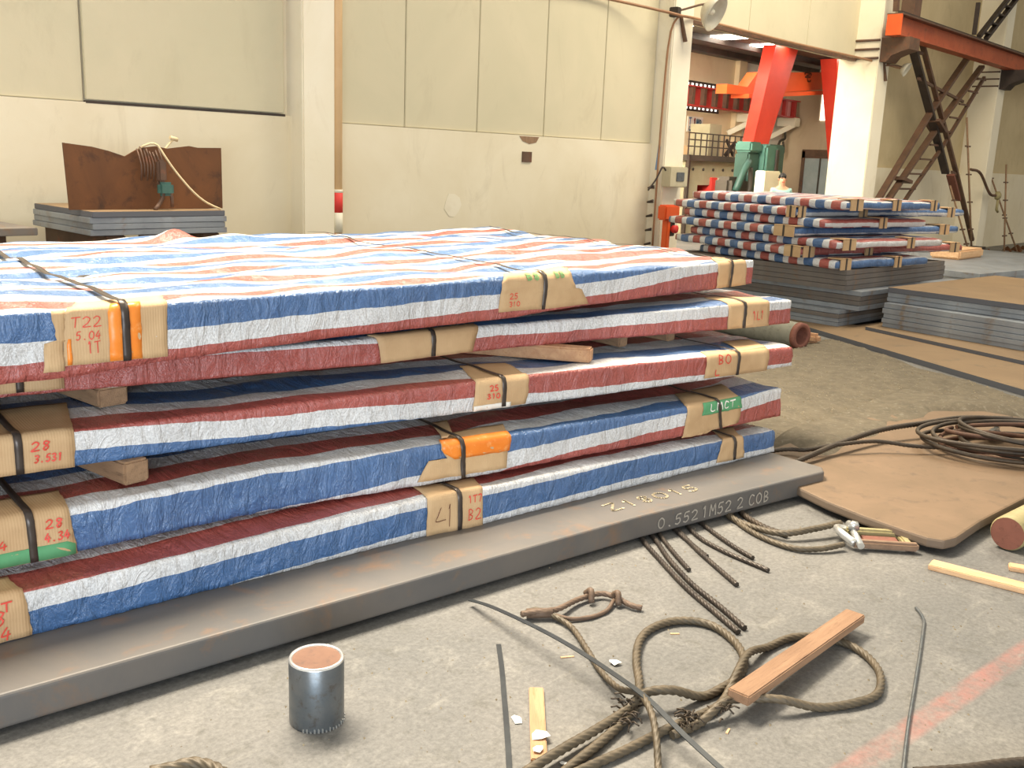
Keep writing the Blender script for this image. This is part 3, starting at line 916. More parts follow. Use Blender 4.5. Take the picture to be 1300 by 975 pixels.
# ------------------------------------------------------------------ the person in the far bay
def person(loc, rz, label):
    t = empty('person', loc, rz, label, 'person')
    def skin_mesh(name, verts, edges, radii, mat, levels=1, root=0):
        me = bpy.data.meshes.new(name)
        me.from_pydata(verts, edges, [])
        o = link(bpy.data.objects.new(name, me), t)
        md = o.modifiers.new('skin', 'SKIN')
        md.use_smooth_shade = True
        for i, sv in enumerate(me.skin_vertices[0].data):
            r = radii[i]
            sv.radius = r if isinstance(r, tuple) else (r, r)
            sv.use_root = i == root
        sb = o.modifiers.new('sub', 'SUBSURF')
        sb.levels = sb.render_levels = levels
        me.materials.append(mat)
        return o
    # body: pelvis, spine, neck, head core, arms, legs (one continuous figure)
    V_ = [(0, 0, .86), (0, .0, 1.02), (0, .01, 1.18), (0, .01, 1.31), (0, 0, 1.37), (0, -.015, 1.46), (0, -.02, 1.55),
          (-.15, .01, 1.29), (-.20, .02, 1.08), (-.20, -.06, .88), (-.20, -.10, .80),
          (.15, .01, 1.29), (.20, .02, 1.08), (.20, -.06, .88), (.20, -.10, .80),
          (-.09, 0, .80), (-.10, -.01, .44), (-.10, .02, .08), (-.10, -.10, .04),
          (.09, 0, .80), (.10, -.01, .44), (.10, .02, .08), (.10, -.10, .04)]
    E_ = [(0, 1), (1, 2), (2, 3), (3, 4), (4, 5), (5, 6), (3, 7), (7, 8), (8, 9), (9, 10), (3, 11), (11, 12), (12, 13), (13, 14),
          (0, 15), (15, 16), (16, 17), (17, 18), (0, 19), (19, 20), (20, 21), (21, 22)]
    R_ = [(.15, .10), (.13, .09), (.15, .10), (.11, .09), (.05, .05), (.075, .09), (.065, .08), .055, .043, .033, .03,
          .055, .043, .033, .03, .085, .06, .04, .045, .085, .06, .04, .045]
    body = skin_mesh('body', V_, E_, R_, SKIN, 2)
    # clothing
    skin_mesh('shirt', V_[:4] + [V_[7], V_[8], V_[11], V_[12]], [(0, 1), (1, 2), (2, 3), (3, 4), (4, 5), (3, 6), (6, 7)],
              [(.165, .115), (.145, .105), (.165, .115), (.11, .10), .075, .06, .075, .06], SHIRT, 2)
    skin_mesh('trousers', [V_[0]] + V_[15:18] + V_[19:22], [(0, 1), (1, 2), (2, 3), (0, 4), (4, 5), (5, 6)],
              [(.155, .115), .105, .078, .07, .105, .078, .07], TROUSER, 2)
    hair = MB()
    bm = bmesh.new()
    bmesh.ops.create_icosphere(bm, subdivisions=2, radius=1)
    bm.verts.index_update()
    keep = [f for f in bm.faces if f.calc_center_median().z > .25 or f.calc_center_median().y > .45]
    idx = {}
    for f in keep:
        for v in f.verts:
            idx.setdefault(v.index, len(idx))
    vs = [None] * len(idx)
    for v in bm.verts:
        if v.index in idx:
            vs[idx[v.index]] = (v.co.x * .083, v.co.y * .098 - .01, v.co.z * .10 + 1.53)
    hair.add(vs, [tuple(idx[v.index] for v in f.verts) for f in keep], True)
    bm.free()
    hair.build('hair', HAIR, t)
    fc = MB()
    fc.lathe([(0, -.012), (.012, 0), (.004, .03), (0, .035)], 8, (0, -.092, 1.485), (0, -.25, 1)).build('nose', SKIN, t)
    MB().bbox((-.028, -.097, 1.445), (.028, -.082, 1.456), .004).build('mouth', INKRED, t)
    for s in (-1, 1):
        MB().lathe([(0, -.008), (.011, 0), (0, .008)], 8, (s * .034, -.088, 1.525), (0, -1, 0)).build('eye', HAIR, t)
        MB().lathe([(0, -.01), (.025, 0), (.02, .01), (0, .012)], 8, (s * .075, -.01, 1.50), (s, 0, 0)).build('ear', SKIN, t)
        for k in range(4):
            MB().tube([(s * .2 + (k - 1.5) * .016, -.11, .79), (s * .2 + (k - 1.5) * .017, -.125, .74), (s * .2 + (k - 1.5) * .016, -.115, .70 + abs(k - 1.5) * .008)], [.009, .008, .006], 8).build('finger', SKIN, t)
        MB().tube([(s * .18, -.11, .80), (s * .165, -.14, .77), (s * .165, -.15, .74)], [.011, .009, .007], 8).build('thumb', SKIN, t)
    return t


person((18.15, 9.4, 0), radians(-48), 'person in a pale blue shirt standing by the green machine')

# ================================================================== THE FRONT STACK OF WRAPPED BUNDLES
SA = radians(-7.3)
SO = Vector((2.0, 2.5, 0))
SU = Vector((cos(SA), sin(SA), 0))
SV = Vector((-sin(SA), cos(SA), 0))


def stack_pt(u, v, z):
    return SO + SU * u + SV * v + Vector((0, 0, z))


def interp(st, u, i):
    if u <= st[0][0]:
        return st[0][i]
    for a, b in zip(st, st[1:]):
        if u <= b[0]:
            f = (u - a[0]) / (b[0] - a[0])
            f = f * f * (3 - 2 * f) if i == 4 else f
            return a[i] + (b[i] - a[i]) * f
    return st[-1][i]


class Bundle:
    """wrapped bundle: stations (u, v of front, z bottom, z top, stripe phase at the top edge)"""
    def __init__(self, st, u0, u1, depth, seed, wav, label, ridge=1.0, ktop=1.0, kfront=None):
        self.st, self.u0, self.u1, self.depth, self.seed, self.wav, self.ridge = st, u0, u1, depth, seed, wav, ridge
        self.r = .022
        self.ktop = ktop
        self.kfront = kfront or (lambda u: 1.0)
        uc = .3
        self.org = Vector((uc, interp(st, uc, 1) + depth / 2, interp(st, uc, 2)))
        w = stack_pt(self.org.x, self.org.y, self.org.z)
        self.root = empty('wrapped_bundle', w, SA, label, 'bundle', 'striped bundles of the front stack')

    def base(self, u, w):
        v, zb, zt = interp(self.st, u, 1), interp(self.st, u, 2), interp(self.st, u, 3)
        r = self.r
        if w <= -r:
            return Vector((u, v - w, zt)), Vector((0, 0, 1))
        if w >= r:
            return Vector((u, v, zt - w)), Vector((0, -1, 0))
        t = (w + r) / (2 * r)
        p = Vector((u, v + r * (1 - t) ** 2, zt - r * t ** 2))
        return p, Vector((0, -t, 1 - t)).normalized()

    def disp(self, u, w):
        s = self.seed
        if w < 0:
            k = min(1, -w / .06)
            h = (.026 if self.wav > 1.05 else .012) * noise.noise(Vector((u * 2.3 + w, w * 4.6, s))) + .006 * noise.noise(Vector((u * 6, w * 9, s + 3)))
            h = h * self.wav * k + .004 * noise.noise(Vector((u * 4, w * 12, s))) * (1 - k)
            if self.wav > 1.05:
                h += .07 * exp(-((u - .60) / .10) ** 2 - ((w + 2.22) / .08) ** 2) + .03 * exp(-((u - .95) / .25) ** 2 - ((w + 2.1) / .10) ** 2)
            return h
        k = min(1, w / .05)
        h = .007 * noise.noise(Vector((u * 3.2, w * 9, s + 7)))
        q = noise.noise(Vector((u * 13 + w * 14, w * 5 - u * 2, s + 11)))
        h += self.ridge * .006 * (1 - min(1, abs(q) * 3.2)) * k
        return h

    def surf(self, u, w, off=0.0, follow=1.0):
        p, n = self.base(u, w)
        return p + n * (off + self.disp(u, w) * follow) - self.org

    def wrap(self):
        us = []
        u = self.u0
        while u < self.u1 - .02:
            us.append(u)
            u += .15 if u < -1.5 else .032
        us += [self.u1 - .014, self.u1 - .004, self.u1]
        big = self.wav > 1.05
        ws = []
        w = -self.depth
        while w < -.03:
            ws.append(w)
            w += (.034 if big or w > -.75 else .25)
        ws += [-.022, -.011, 0, .011, .022]
        verts, faces, uvs = [], [], []
        cols = []
        nfront = 8
        for u in us:
            t = interp(self.st, u, 3) - interp(self.st, u, 2)
            row = ws + [.022 + (t - .022) * (k + 1) / nfront for k in range(nfront)]
            sf = interp(self.st, u, 4)
            e = max(0, (u - (self.u1 - .015)) / .015)
            col = []
            for w in row:
                p = self.surf(u, w)
                if e > 0:
                    p = p + Vector((0, .010 * e, -.008 * e if w < 0 else .0))
                s = sf + w * (self.ktop if w < 0 else self.kfront(u))
                if w < 0:
                    s += .035 * noise.noise(Vector((u * .9, w * 2.5, self.seed + 20))) * min(1, -w / .1)
                col.append(len(verts))
                verts.append(p)
                uvs.append((u, s))
            # underside back to the rear
            v = interp(self.st, u, 1)
            zb = interp(self.st, u, 2)
            col.append(len(verts)); verts.append(Vector((u, v + .02, zb)) - self.org); uvs.append((u, sf + t + .02))
            col.append(len(verts)); verts.append(Vector((u, v + self.depth, zb)) - self.org); uvs.append((u, sf + t + self.depth))
            cols.append(col)
        n = len(cols[0])
        for a, b in zip(cols, cols[1:]):
            for k in range(n):
                k2 = (k + 1) % n
                faces.append((a[k], a[k2], b[k2], b[k]))
        faces.append(tuple(cols[0])[::-1])
        faces.append(tuple(cols[-1]))
        o = mesh_obj('tarp_wrap', verts, faces, TARP, self.root, True)
        lay = o.data.uv_layers.new(name='stripe')
        for lp in o.data.loops:
            lay.data[lp.index].uv = uvs[lp.vertex_index]
        return o

    def sheet(self, name, rows, mat, off=.006, th=.004, parent=None, nu=14, jag=0.0, skew=0, follow=1.0):
        """rows = [(w, u_left, u_right)] from the back of the top leaf down the front"""
        verts, faces = [], []
        dense = []
        for (w0, a0, b0), (w1, a1, b1) in zip(rows, rows[1:]):
            k = max(2, int(abs(w1 - w0) / .02))
            if w0 < 0.03 and w1 > -.03:
                k = max(k, 6)
            for i in range(k):
                f = i / k
                dense.append((w0 + (w1 - w0) * f, a0 + (a1 - a0) * f, b0 + (b1 - b0) * f))
        dense.append(rows[-1])
        for w, a, b in dense:
            ja = random.uniform(-jag, jag)
            for i in range(nu + 1):
                f = i / nu
                u = a + (b - a) * f + (ja * (1 - f) + random.uniform(-jag, jag) * f if 0 < f < 1 or jag == 0 else random.uniform(-jag, jag))
                verts.append(self.surf(u, w + (skew * f), off, follow))
        m = nu + 1
        for r in range(len(dense) - 1):
            for i in range(nu):
                faces.append((r * m + i, (r + 1) * m + i, (r + 1) * m + i + 1, r * m + i + 1))
        o = mesh_obj(name, verts, faces, mat, parent or self.root, True)
        md = o.modifiers.new('thickness', 'SOLIDIFY')
        md.thickness = th
        md.offset = -1
        return o

    def strap(self, pts_u, w0, w1, width=.026, off=.013):
        """pts_u = (u at back, u at edge, u at bottom)"""
        a, b, c = pts_u
        h = width / 2
        return self.sheet('steel_strap', [(w0, a - h, a + h), (0, b - h, b + h), (w1, c - h, c + h)], STRAP, off + (.006 if self.wav > 1.05 else 0), .0015, nu=2, follow=.6)

    def write(self, parent, lines, mat, th=.005, off=.0112, name='handwriting'):
        """text placed by (u, w of the baseline)"""
        f = lambda a, b: self.surf(a, -b, off)
        return writing(name, [(t, u, -w, gw, gh, sl) for t, u, w, gw, gh, sl in lines], f, mat, parent, th)


S5 = [(-3, .53, .132, .287, .22), (-.92, .48, .132, .287, .22), (.64, .46, .132, .297, .25), (.91, .43, .132, .295, .255), (2, .41, .132, .28, .28), (3.02, .38, .132, .253, .30)]
S4 = [(-3, .72, .32, .475, .27), (-.73, .64, .32, .48, .27), (.04, .64, .32, .487, .275), (.93, .53, .32, .488, .30), (1.2, .51, .32, .485, .32), (2.42, .44, .32, .476, .36), (3.11, .43, .32, .48, .40)]
S3 = [(-3, .98, .585, .718, .215), (-.67, .77, .585, .715, .215), (.09, .72, .585, .714, .18), (1.03, .63, .585, .722, .15), (1.5, .585, .585, .724, .125), (2.5, .5, .585, .715, .12), (3.27, .49, .585, .695, .13)]
S2 = [(-3, 1.2, .80, .90, .12), (-.56, 1.0, .80, .90, .12), (.64, .85, .80, .915, .10), (1.21, .87, .80, .915, .07), (1.92, .81, .80, .92, .06), (2.89, .68, .80, .945, .05), (3.44, .64, .80, .938, .07)]
S1 = [(-3, .68, .925, 1.155, -.05), (-.68, .68, .925, 1.155, -.05), (-.32, .68, .950, 1.155, -.045), (.36, .73, .962, 1.155, -.035), (1.36, .78, .965, 1.155, -.02), (1.56, .76, .985, 1.155, -.01), (1.87, .79, .99, 1.155, 0), (2.97, .86, 1.004, 1.155, .065), (3.36, .90, 1.01, 1.155, .075)]

# --- bottom bundle
B5 = Bundle(S5, -2.7, 3.02, 2.35, 50.3, 1.0, 'lowest striped bundle of the front stack, lying on the thick slab', ktop=.55)
B5.wrap()
p = B5.sheet('edge_protector', [(-.16, -1.22, -.93), (0, -1.24, -.92), (.152, -1.25, -.905)], CARD, jag=.002)
B5.write(p, [('28', -1.06, .09, .035, .045, .1), ('434', -1.08, .145, .032, .042, .1), ('T', -.99, .05, .03, .03, 0)], INKRED, .005)
B5.strap((-1.12, -1.1, -1.09), -2.3, .15)
p = B5.sheet('edge_protector', [(-.15, .67, .98), (-.03, .65, .93), (.02, .645, .915), (.166, .64, .92)], CARD)
B5.write(p, [(['1', 'T', '7'], .84, .05, .02, .03, 0), (['B', '2'], .84, .13, .03, .05, 0)], INKRED, .004, name='printed_marks')
B5.write(p, [(['L'], .67, .11, .07, .06, .4), (['1'], .74, .14, .02, .1, 0)], INKDARK, .003, name='pencil_marks')
B5.strap((.84, .80, .80), -2.3, .164, .022)
p = B5.sheet('edge_protector', [(-.17, 2.66, 2.84), (-.03, 2.57, 2.72), (.02, 2.53, 2.715), (.118, 2.50, 2.73)], CARD)
B5.strap((2.72, 2.64, 2.64), -2.3, .118, .022)

# --- second from the bottom
B4 = Bundle(S4, -2.7, 3.11, 2.35, 40.7, 1.0, 'fourth striped bundle from the top of the front stack, with green printed cards', 1.4, ktop=.55, kfront=lambda u: .70 + .3 * min(1, max(0, (u - .3) / 1.2)))
B4.wrap()
p = B4.sheet('edge_protector', [(-.2, -1.15, -.70), (0, -1.16, -.725), (.165, -1.18, -.705)], CARD, jag=.002)
B4.sheet('green_band', [(.112, -1.17, -.712), (.163, -1.18, -.712)], GREENBAND, .0085, .001, p)
B4.write(p, [('28', -.805, .055, .025, .030, .1), ('4.34', -.81, .10, .017, .028, .1), ('.4', -.99, .10, .03, .03, 0)], INKRED, .005)
B4.strap((-.79, -.85, -.845), -2.3, .163)
p = B4.sheet('edge_protector', [(-.13, .90, 1.20), (-.02, .78, 1.135), (.02, .77, 1.13), (.062, .80, 1.125), (.064, .715, 1.12), (.15, .66, 1.11)], CARD, .010, jag=.001)
B4.sheet('orange_tape', [(-.03, .785, 1.138), (.02, .772, 1.132), (.035, .78, 1.13), (.07, .835, 1.125)], ORANGETAPE, .0125, .001, p)
B4.sheet('lifted_flap', [(-.26, .90, .985), (-.1, .84, .90), (-.03, .80, .83)], CARD, .022, .004, p, 3)
B4.strap((1.03, .87, .875), -2.3, .16, .022, .024)
p = B4.sheet('edge_protector', [(-.24, 2.46, 2.86), (-.02, 2.29, 2.72), (.10, 2.27, 2.72), (.145, 2.27, 2.71), (.152, 2.27, 2.5), (.166, 2.26, 2.45)], CARD, jag=.001)
B4.sheet('green_band', [(-.005, 2.41, 2.722), (.062, 2.40, 2.725)], GREENBAND, .0085, .001, p)
B4.write(p, [(['L', 'M', 'C', 'T'], 2.46, .045, .045, .035, 0)], WHITETAPE, .006, .011, 'pale_marks')
B4.strap((2.66, 2.53, 2.56), -2.3, .155, .022)

# --- third from the bottom
B3 = Bundle(S3, -2.7, 3.27, 2.35, 30.1, 1.0, 'middle striped bundle of the front stack, its left card marked 28', ktop=.55)
B3.wrap()
p = B3.sheet('edge_protector', [(-.37, -1.1, -.57), (0, -1.12, -.655), (.132, -1.12, -.66)], CARD, jag=.002)
B3.write(p, [('28', -.80, .055, .028, .032, .15), ('3.531', -.79, .098, .015, .026, .15)], INKRED, .005)
B3.strap((-.78, -.835, -.835), -2.3, .131)
p = B3.sheet('edge_protector', [(-.27, 1.13, 1.39), (-.02, 1.025, 1.315), (.133, 1.005, 1.30)], CARD, jag=.003)
B3.sheet('white_band', [(.112, 1.008, 1.21), (.136, 1.006, 1.21)], WHITETAPE, .0085, .001, p)
B3.write(p, [('25', 1.09, .05, .02, .025, 0), ('310', 1.075, .085, .02, .022, 0)], INKRED, .005)
B3.strap((1.22, 1.17, 1.17), -2.3, .131, .022)
p = B3.sheet('edge_protector', [(-.09, 2.54, 2.60), (-.02, 2.49, 3.03), (.12, 2.47, 3.02)], CARD, jag=.001)
B3.sheet('card_leaf', [(-.27, 2.95, 3.2), (-.02, 2.8, 3.03)], CARD, .007, .003, p)
B3.write(p, [(['B', '0'], 2.57, .05, .05, .045, 0), (['L'], 2.55, .11, .04, .03, 0)], INKRED, .006, name='printed_marks')
B3.strap((2.92, 2.75, 2.74), -2.3, .122, .022)

# --- fourth from the bottom
B2 = Bundle(S2, -2.7, 3.44, 2.25, 20.9, 1.0, 'second striped bundle from the top of the front stack, mostly red in front', ktop=.7)
B2.wrap()
p = B2.sheet('edge_protector', [(-.05, -1.05, -.615), (0, -1.05, -.61), (.088, -1.06, -.61)], CARD)
B2.strap((-.76, -.76, -.76), -2.2, .086)
p = B2.sheet('edge_protector', [(-.06, .63, 1.23), (0, .64, 1.22), (.112, .66, 1.18)], CARD)
B2.strap((.96, .945, .945), -2.2, .11, .024)
p = B2.sheet('edge_protector', [(-.20, 2.90, 3.32), (0, 2.87, 3.225), (.143, 2.87, 3.23)], CARD)
B2.write(p, [(['1', 'L', '1'], 3.07, .10, .03, .05, 0)], INKRED, .005, name='printed_marks')
B2.strap((3.06, 3.005, 3.0), -2.2, .142, .024)

# --- top bundle
B1 = Bundle(S1, -2.7, 3.38, 2.42, 10.4, 1.25, 'topmost striped bundle of the front stack, its left card marked T22', 1.2)
B1.wrap()
p = B1.sheet('edge_protector', [(-.16, -.60, -.30), (-.03, -.665, -.335), (.02, -.69, -.345), (.19, -.70, -.35)], CARD, jag=.0015)
B1.sheet('torn_flap', [(.0, -.73, -.685), (.10, -.72, -.69), (.11, -.755, -.695), (.205, -.765, -.70)], CARD, .006, .003, p, 3, .003)
B1.sheet('orange_tape', [(-.02, -.53, -.43), (.02, -.55, -.44), (.188, -.55, -.44)], ORANGETAPE, .0085, .001, p, 4)
B1.sheet('orange_tape', [(.10, -.684, -.672), (.188, -.69, -.674)], ORANGETAPE, .0085, .001, p, 2, .002)
B1.write(p, [('T22', -.672, .062, .028, .034, .1), ('5.04', -.660, .105, .017, .028, .1), ('1T', -.625, .152, .020, .040, -.05)], INKRED, .0032)
B1.strap((-.47, -.495, -.495), -2.38, .19, .028)
B1.sheet('strap_end', [(-.66, -.43, -.39), (-.60, -.465, -.435)], STRAP, .03, .002, None, 2)
p = B1.sheet('edge_protector', [(-.20, 1.45, 1.86), (-.03, 1.31, 1.73), (.02, 1.275, 1.72), (.07, 1.265, 1.75), (.08, 1.265, 1.80), (.158, 1.255, 1.86)], CARD)
B1.write(p, [(['B', '8'], 1.42, .015, .035, .03, 0)], INKGREEN, .008, name='green_print')
B1.write(p, [(['B', 'B'], 1.60, .012, .03, .03, 0)], INKGREEN, .008, name='green_print')
B1.write(p, [('25', 1.32, .10, .022, .026, 0), ('310', 1.315, .135, .02, .022, 0)], INKRED, .004)
B1.strap((1.58, 1.525, 1.515), -2.38, .158, .022)
p = B1.sheet('edge_protector', [(-.22, 3.22, 3.37), (-.02, 2.99, 3.27), (.148, 2.97, 3.30)], CARD)
B1.strap((3.22, 3.12, 3.10), -2.38, .147, .022)

# --- spacers between the bundles
def spacer(u, v, z, w, l, h, lb, rz=0, mat=WOODGREY):
    t = MB().bbox((-w / 2, 0, 0), (w / 2, l, h), .008).build('wood_spacer', mat)
    t.location = stack_pt(u, v, z)
    t.rotation_euler = (0, 0, SA + rz)
    return tag(t, lb, 'spacer')


spacer(-.44, .99, .725, .12, 1.6, .074, 'grey wood spacer under the left end of the second bundle', radians(10))
spacer(-.46, .72, .497, .10, 1.6, .087, 'wood spacer block poking out under the middle bundle at left', radians(12))
spacer(1.78, .66, .729, .09, 1.5, .070, 'brown wood spacer poking out below the second bundle near its middle', radians(38), WOOD)
spacer(2.22, .86, .729, .07, 1.4, .070, 'small wood spacer deep under the second bundle right of the brown one', 0)
spacer(2.6, .85, .729, .07, 1.4, .070, 'wood spacer hidden deep under the right end of the second bundle', 0)
spacer(2.7, .80, .492, .08, 1.5, .092, 'wood spacer deep under the right end of the middle bundle', 0)
for u_, z_, h_, n_ in ((-.5, .30, .018, 'left'), (2.5, .285, .033, 'right')):
    spacer(u_, .9, z_, .08, 1.2, h_, 'thin wood strip deep under the fourth bundle, %s one' % n_)
spacer(-.5, 1.1, .91, .08, 1.2, .013, 'thin wood strip deep under the topmost bundle, left one')
spacer(2.4, 1.1, .948, .08, 1.2, .05, 'thin wood strip deep under the topmost bundle, right one')

# --- thick slab under the stack
so = stack_pt(0, 1.4, .02)
pts = [(-3, .19 - 1.4), (-1.0, .15 - 1.4), (1.6, .10 - 1.4), (2.93, .0 - 1.4), (2.99, .05 - 1.4), (2.99, 1.3), (-3, 1.3)]
t = empty('steel_slab', so, SA, 'thick grey steel slab with chalk numbers under the front stack', 'slab')
sl = MB()
sl.prism(pts, 0, .11)
o = sl.build('plate', SLAB, t)
bv = o.modifiers.new('edge', 'BEVEL')
bv.width, bv.segments, bv.limit_method = .012, 3, 'ANGLE'


def slab_side(a, b):
    f = (a - 1.6) / 1.33
    return Vector((a, -1.30 - .10 * max(0, f) - .0035, b))


writing('chalk_top', [('Z18015', 1.52, -1.19, .085, .075, .1)], lambda a, b: Vector((a, b - (a - 1.7) * .06, .1125)), CHALK, t, .012)
writing('chalk_side', [('0.552', 1.70, .025, .045, .05, 0), ('1M52 2 C0B', 1.99, .025, .045, .055, 0)], slab_side, CHALKG, t, .007)
t = MB().bbox((-.05, -1.0, 0), (.05, .9, .02), .004).build('steel_skid', DARKSTEEL)
t.location = stack_pt(1.2, 1.5, 0); t.rotation_euler = (0, 0, SA)
tag(t, 'flat steel skid under the middle of the thick slab', 'skid')
t = MB().bbox((-.05, -1.0, 0), (.05, .9, .02), .004).build('steel_skid', DARKSTEEL)
t.location = stack_pt(-1.8, 1.5, 0); t.rotation_euler = (0, 0, SA)
tag(t, 'flat steel skid under the left end of the thick slab', 'skid')

# ================================================================== LEFT PILE OF PLATES WITH RUSTED SHEET
lp = empty
LZ = [1.075, 1.11, 1.145, 1.19]
t = empty('plate_support', (3.7, 7.2, 0), 0, 'dark steel trestle under the left pile of plates', 'trestle')
MB().bbox((-.45, -.4, 0), (-.3, .6, 1.06), .01).build('leg', DARKSTEEL, t)
MB().bbox((.3, -.4, 0), (.45, .6, 1.06), .01).build('leg', DARKSTEEL, t)
for k in range(4):
    z = 1.06 + k * .042
    o = MB().bbox((-.57 + .012 * (k % 2), -.42, 0), (.46 + .015 * ((k + 1) % 2), .62 - .01 * k, .040), .003).build('steel_plate', PLATE if k < 3 else PLATETOP)
    o.location = (3.72, 7.18, z)
    o.rotation_euler = (0, 0, radians(-2 + .5 * (k % 2)))
    tag(o, '%s dark steel plate in the left pile under the rusted sheet' % ['bottom', 'second', 'third', 'top'][k], 'plate', 'plates of the left pile')
o = MB().bbox((-.6, -.3, 0), (.35, .55, .05), .004).build('steel_plate', PLATEDARK)
o.location = (2.5, 7.25, 1.06)
tag(o, 'dark steel plate lying left of the pile under the rusted sheet', 'plate')
t = MB().bbox((-.3, -.2, 0), (.3, .4, 1.06), .01).build('plate_support', DARKSTEEL)
t.location = (2.4, 7.3, 0)
tag(t, 'steel box stand under the plate at the far left', 'trestle')
# rusted sheet with a torn upper edge
prof = [(0, .0), (1.20, -.0), (1.20, .46), (1.0, .455), (.93, .465), (.75, .44), (.66, .455), (.55, .44), (.5, .42), (.42, .375), (.30, .41), (.18, .435), (.08, .445), (-.02, .455)]
n = len(prof)
o = MB()
vs = []
for th in (0, .015):
    for x, z in prof:
        vs.append((x, th, z))
o.add(vs, [tuple(range(n)), tuple(range(2 * n - 1, n - 1, -1))] + [(i, n + i, n + (i + 1) % n, (i + 1) % n) for i in range(n)])
o = o.build('rusted_sheet', RUST)
o.location = (3.08, 6.96, 1.228)
tag(o, 'rusted brown steel sheet standing upright with a torn wavy top edge', 'sheet')
t = empty('work_lamp', (3.72, 6.93, 1.228), 0, 'small green hand clamp with cords hung over the rusted sheet', 'clamp')
MB().tube(spline([(0, -.02, .20), (.02, -.05, .12), (0, -.04, .05), (-.05, -.05, .0)], .03), .016, 8).build('prong', DARKSTEEL, t)
MB().tube(spline([(.03, -.02, .20), (.08, -.05, .12), (.09, -.05, .02)], .03), .014, 8).build('prong', DARKSTEEL, t)
MB().bbox((-.02, -.08, .10), (.10, -.02, .20), .02).build('clamp_body', TEAL, t)
MB().bbox((-.02, -.07, .20), (.05, -.02, .36), .015).build('clamp_neck', DARKSTEEL, t)
t['label'] = 'small teal clamp hanging against the middle of the rusted sheet'
t.name = 'hanging_clamp'
o = MB().tube(spline([(3.60, 6.95, 1.66), (3.66, 6.9, 1.70), (3.72, 6.9, 1.69), (3.76, 6.88, 1.62), (3.84, 6.86, 1.50), (3.95, 6.82, 1.36), (4.05, 6.8, 1.28), (4.15, 6.78, 1.235)], .04), .008, 8).build('cord', TWINE)
tag(o, 'pale cord looping over the rusted sheet down to the plates', 'cord')
o = MB().tube(spline([(3.78, 6.97, 1.62), (3.84, 6.97, 1.69), (3.89, 6.97, 1.74)], .03), .008, 8).build('cord_end', TWINE)
MB().tube([(3.86, 6.97, 1.75), (3.92, 6.97, 1.735)], .015, 8).build('knot', TWINE, o)
tag(o, 'short stiff cord end sticking up above the rusted sheet', 'cord')
mb = MB()
for k in range(8):
    x = 3.58 + k * .024
    mb.tube(spline([(x, 6.94, 1.66 + .02 * sin(k)), (x + .01, 6.90, 1.55), (x + .015, 6.92, 1.42 + .05 * random.random())], .05), .006, 6)
tag(mb.build('hanging_wires', DARKSTEEL), 'tangle of dark wires hanging over the rusted sheet', 'wires', kind='stuff')


# ================================================================== FAR STACK
def soft_bundle(c0, length, width, z0, h, ph, seed, label, rz=radians(-12), scale=1.2, cards=()):
    """c0 = near corner; length runs along local x, width along local y"""
    root = empty('wrapped_bundle', (c0[0], c0[1], z0), rz, label, 'bundle', 'striped bundles of the far stack')
    nx, ny, nz = 26, 20, 5
    verts, faces, idx = [], [], {}

    def vert(i, j, k):
        key = (i, j, k)
        if key in idx:
            return idx[key]
        x, y, z = i / nx * length, j / ny * width, k / nz * h
        # rounded box
        r = .035
        q = Vector((x, y, z))
        c = Vector((min(max(x, r), length - r), min(max(y, r), width - r), min(max(z, r), h - r)))
        d = q - c
        if d.length > 1e-6:
            q = c + d.normalized() * min(r, d.length)
        bow = .006 * sin(pi * z / h)
        q += Vector((-bow if i == 0 else 0, -bow if j == 0 else 0, 0))
        q += Vector((.012 * noise.noise(Vector((y * 5, z * 9, seed))), .012 * noise.noise(Vector((x * 5, z * 9, seed + 5))),
                     .012 * noise.noise(Vector((x * 4, y * 4, seed + 9)))))
        idx[key] = len(verts)
        verts.append(q)
        return idx[key]
    for k, rev in ((0, True), (nz, False)):
        for i in range(nx):
            for j in range(ny):
                f = (vert(i, j, k), vert(i + 1, j, k), vert(i + 1, j + 1, k), vert(i, j + 1, k))
                faces.append(f[::-1] if rev else f)
    for i, rev in ((0, True), (nx, False)):
        for j in range(ny):
            for k in range(nz):
                f = (vert(i, j, k), vert(i, j + 1, k), vert(i, j + 1, k + 1), vert(i, j, k + 1))
                faces.append(f[::-1] if rev else f)
    for j, rev in ((0, False), (ny, True)):
        for i in range(nx):
            for k in range(nz):
                f = (vert(i, j, k), vert(i + 1, j, k), vert(i + 1, j, k + 1), vert(i, j, k + 1))
                faces.append(f[::-1] if rev else f)
    o = mesh_obj('tarp_wrap', verts, faces, TARP, root, True)
    lay = o.data.uv_layers.new(name='stripe')
    me = o.data
    for p in me.polygons:
        n_ = p.normal
        for li in p.loop_indices:
            v = me.vertices[me.loops[li].vertex_index].co
            if abs(n_.y) > .7:
                s = ph - (h - v.z) * 1.0
                lay.data[li].uv = (v.x, s)
            else:
                lay.data[li].uv = (v.x if abs(n_.z) > .5 else v.z, ph + v.y / scale)
    for kind, a, b in cards:
        cb = MB()
        if kind == 'x':      # on the long side
            cb.box((a, -.022, -.004), (b, -.008, h + .012)); cb.box((a, -.022, h + .006), (b, .16, h + .016))
            o = cb.build('edge_protector', CARD, root)
            MB().box(((a + b) / 2 - .012, -.027, -.004), ((a + b) / 2 + .012, -.021, h + .018)).build('steel_strap', STRAP, root)
        else:                # on the short end
            cb.box((-.024, a, -.004), (-.010, b, h + .012)); cb.box((-.024, a, h + .006), (.14, b, h + .016))
            o = cb.build('edge_protector', CARD, root)
            MB().box((-.029, (a + b) / 2 - .012, -.004), (-.023, (a + b) / 2 + .012, h + .018)).build('steel_strap', STRAP, root)
    return root


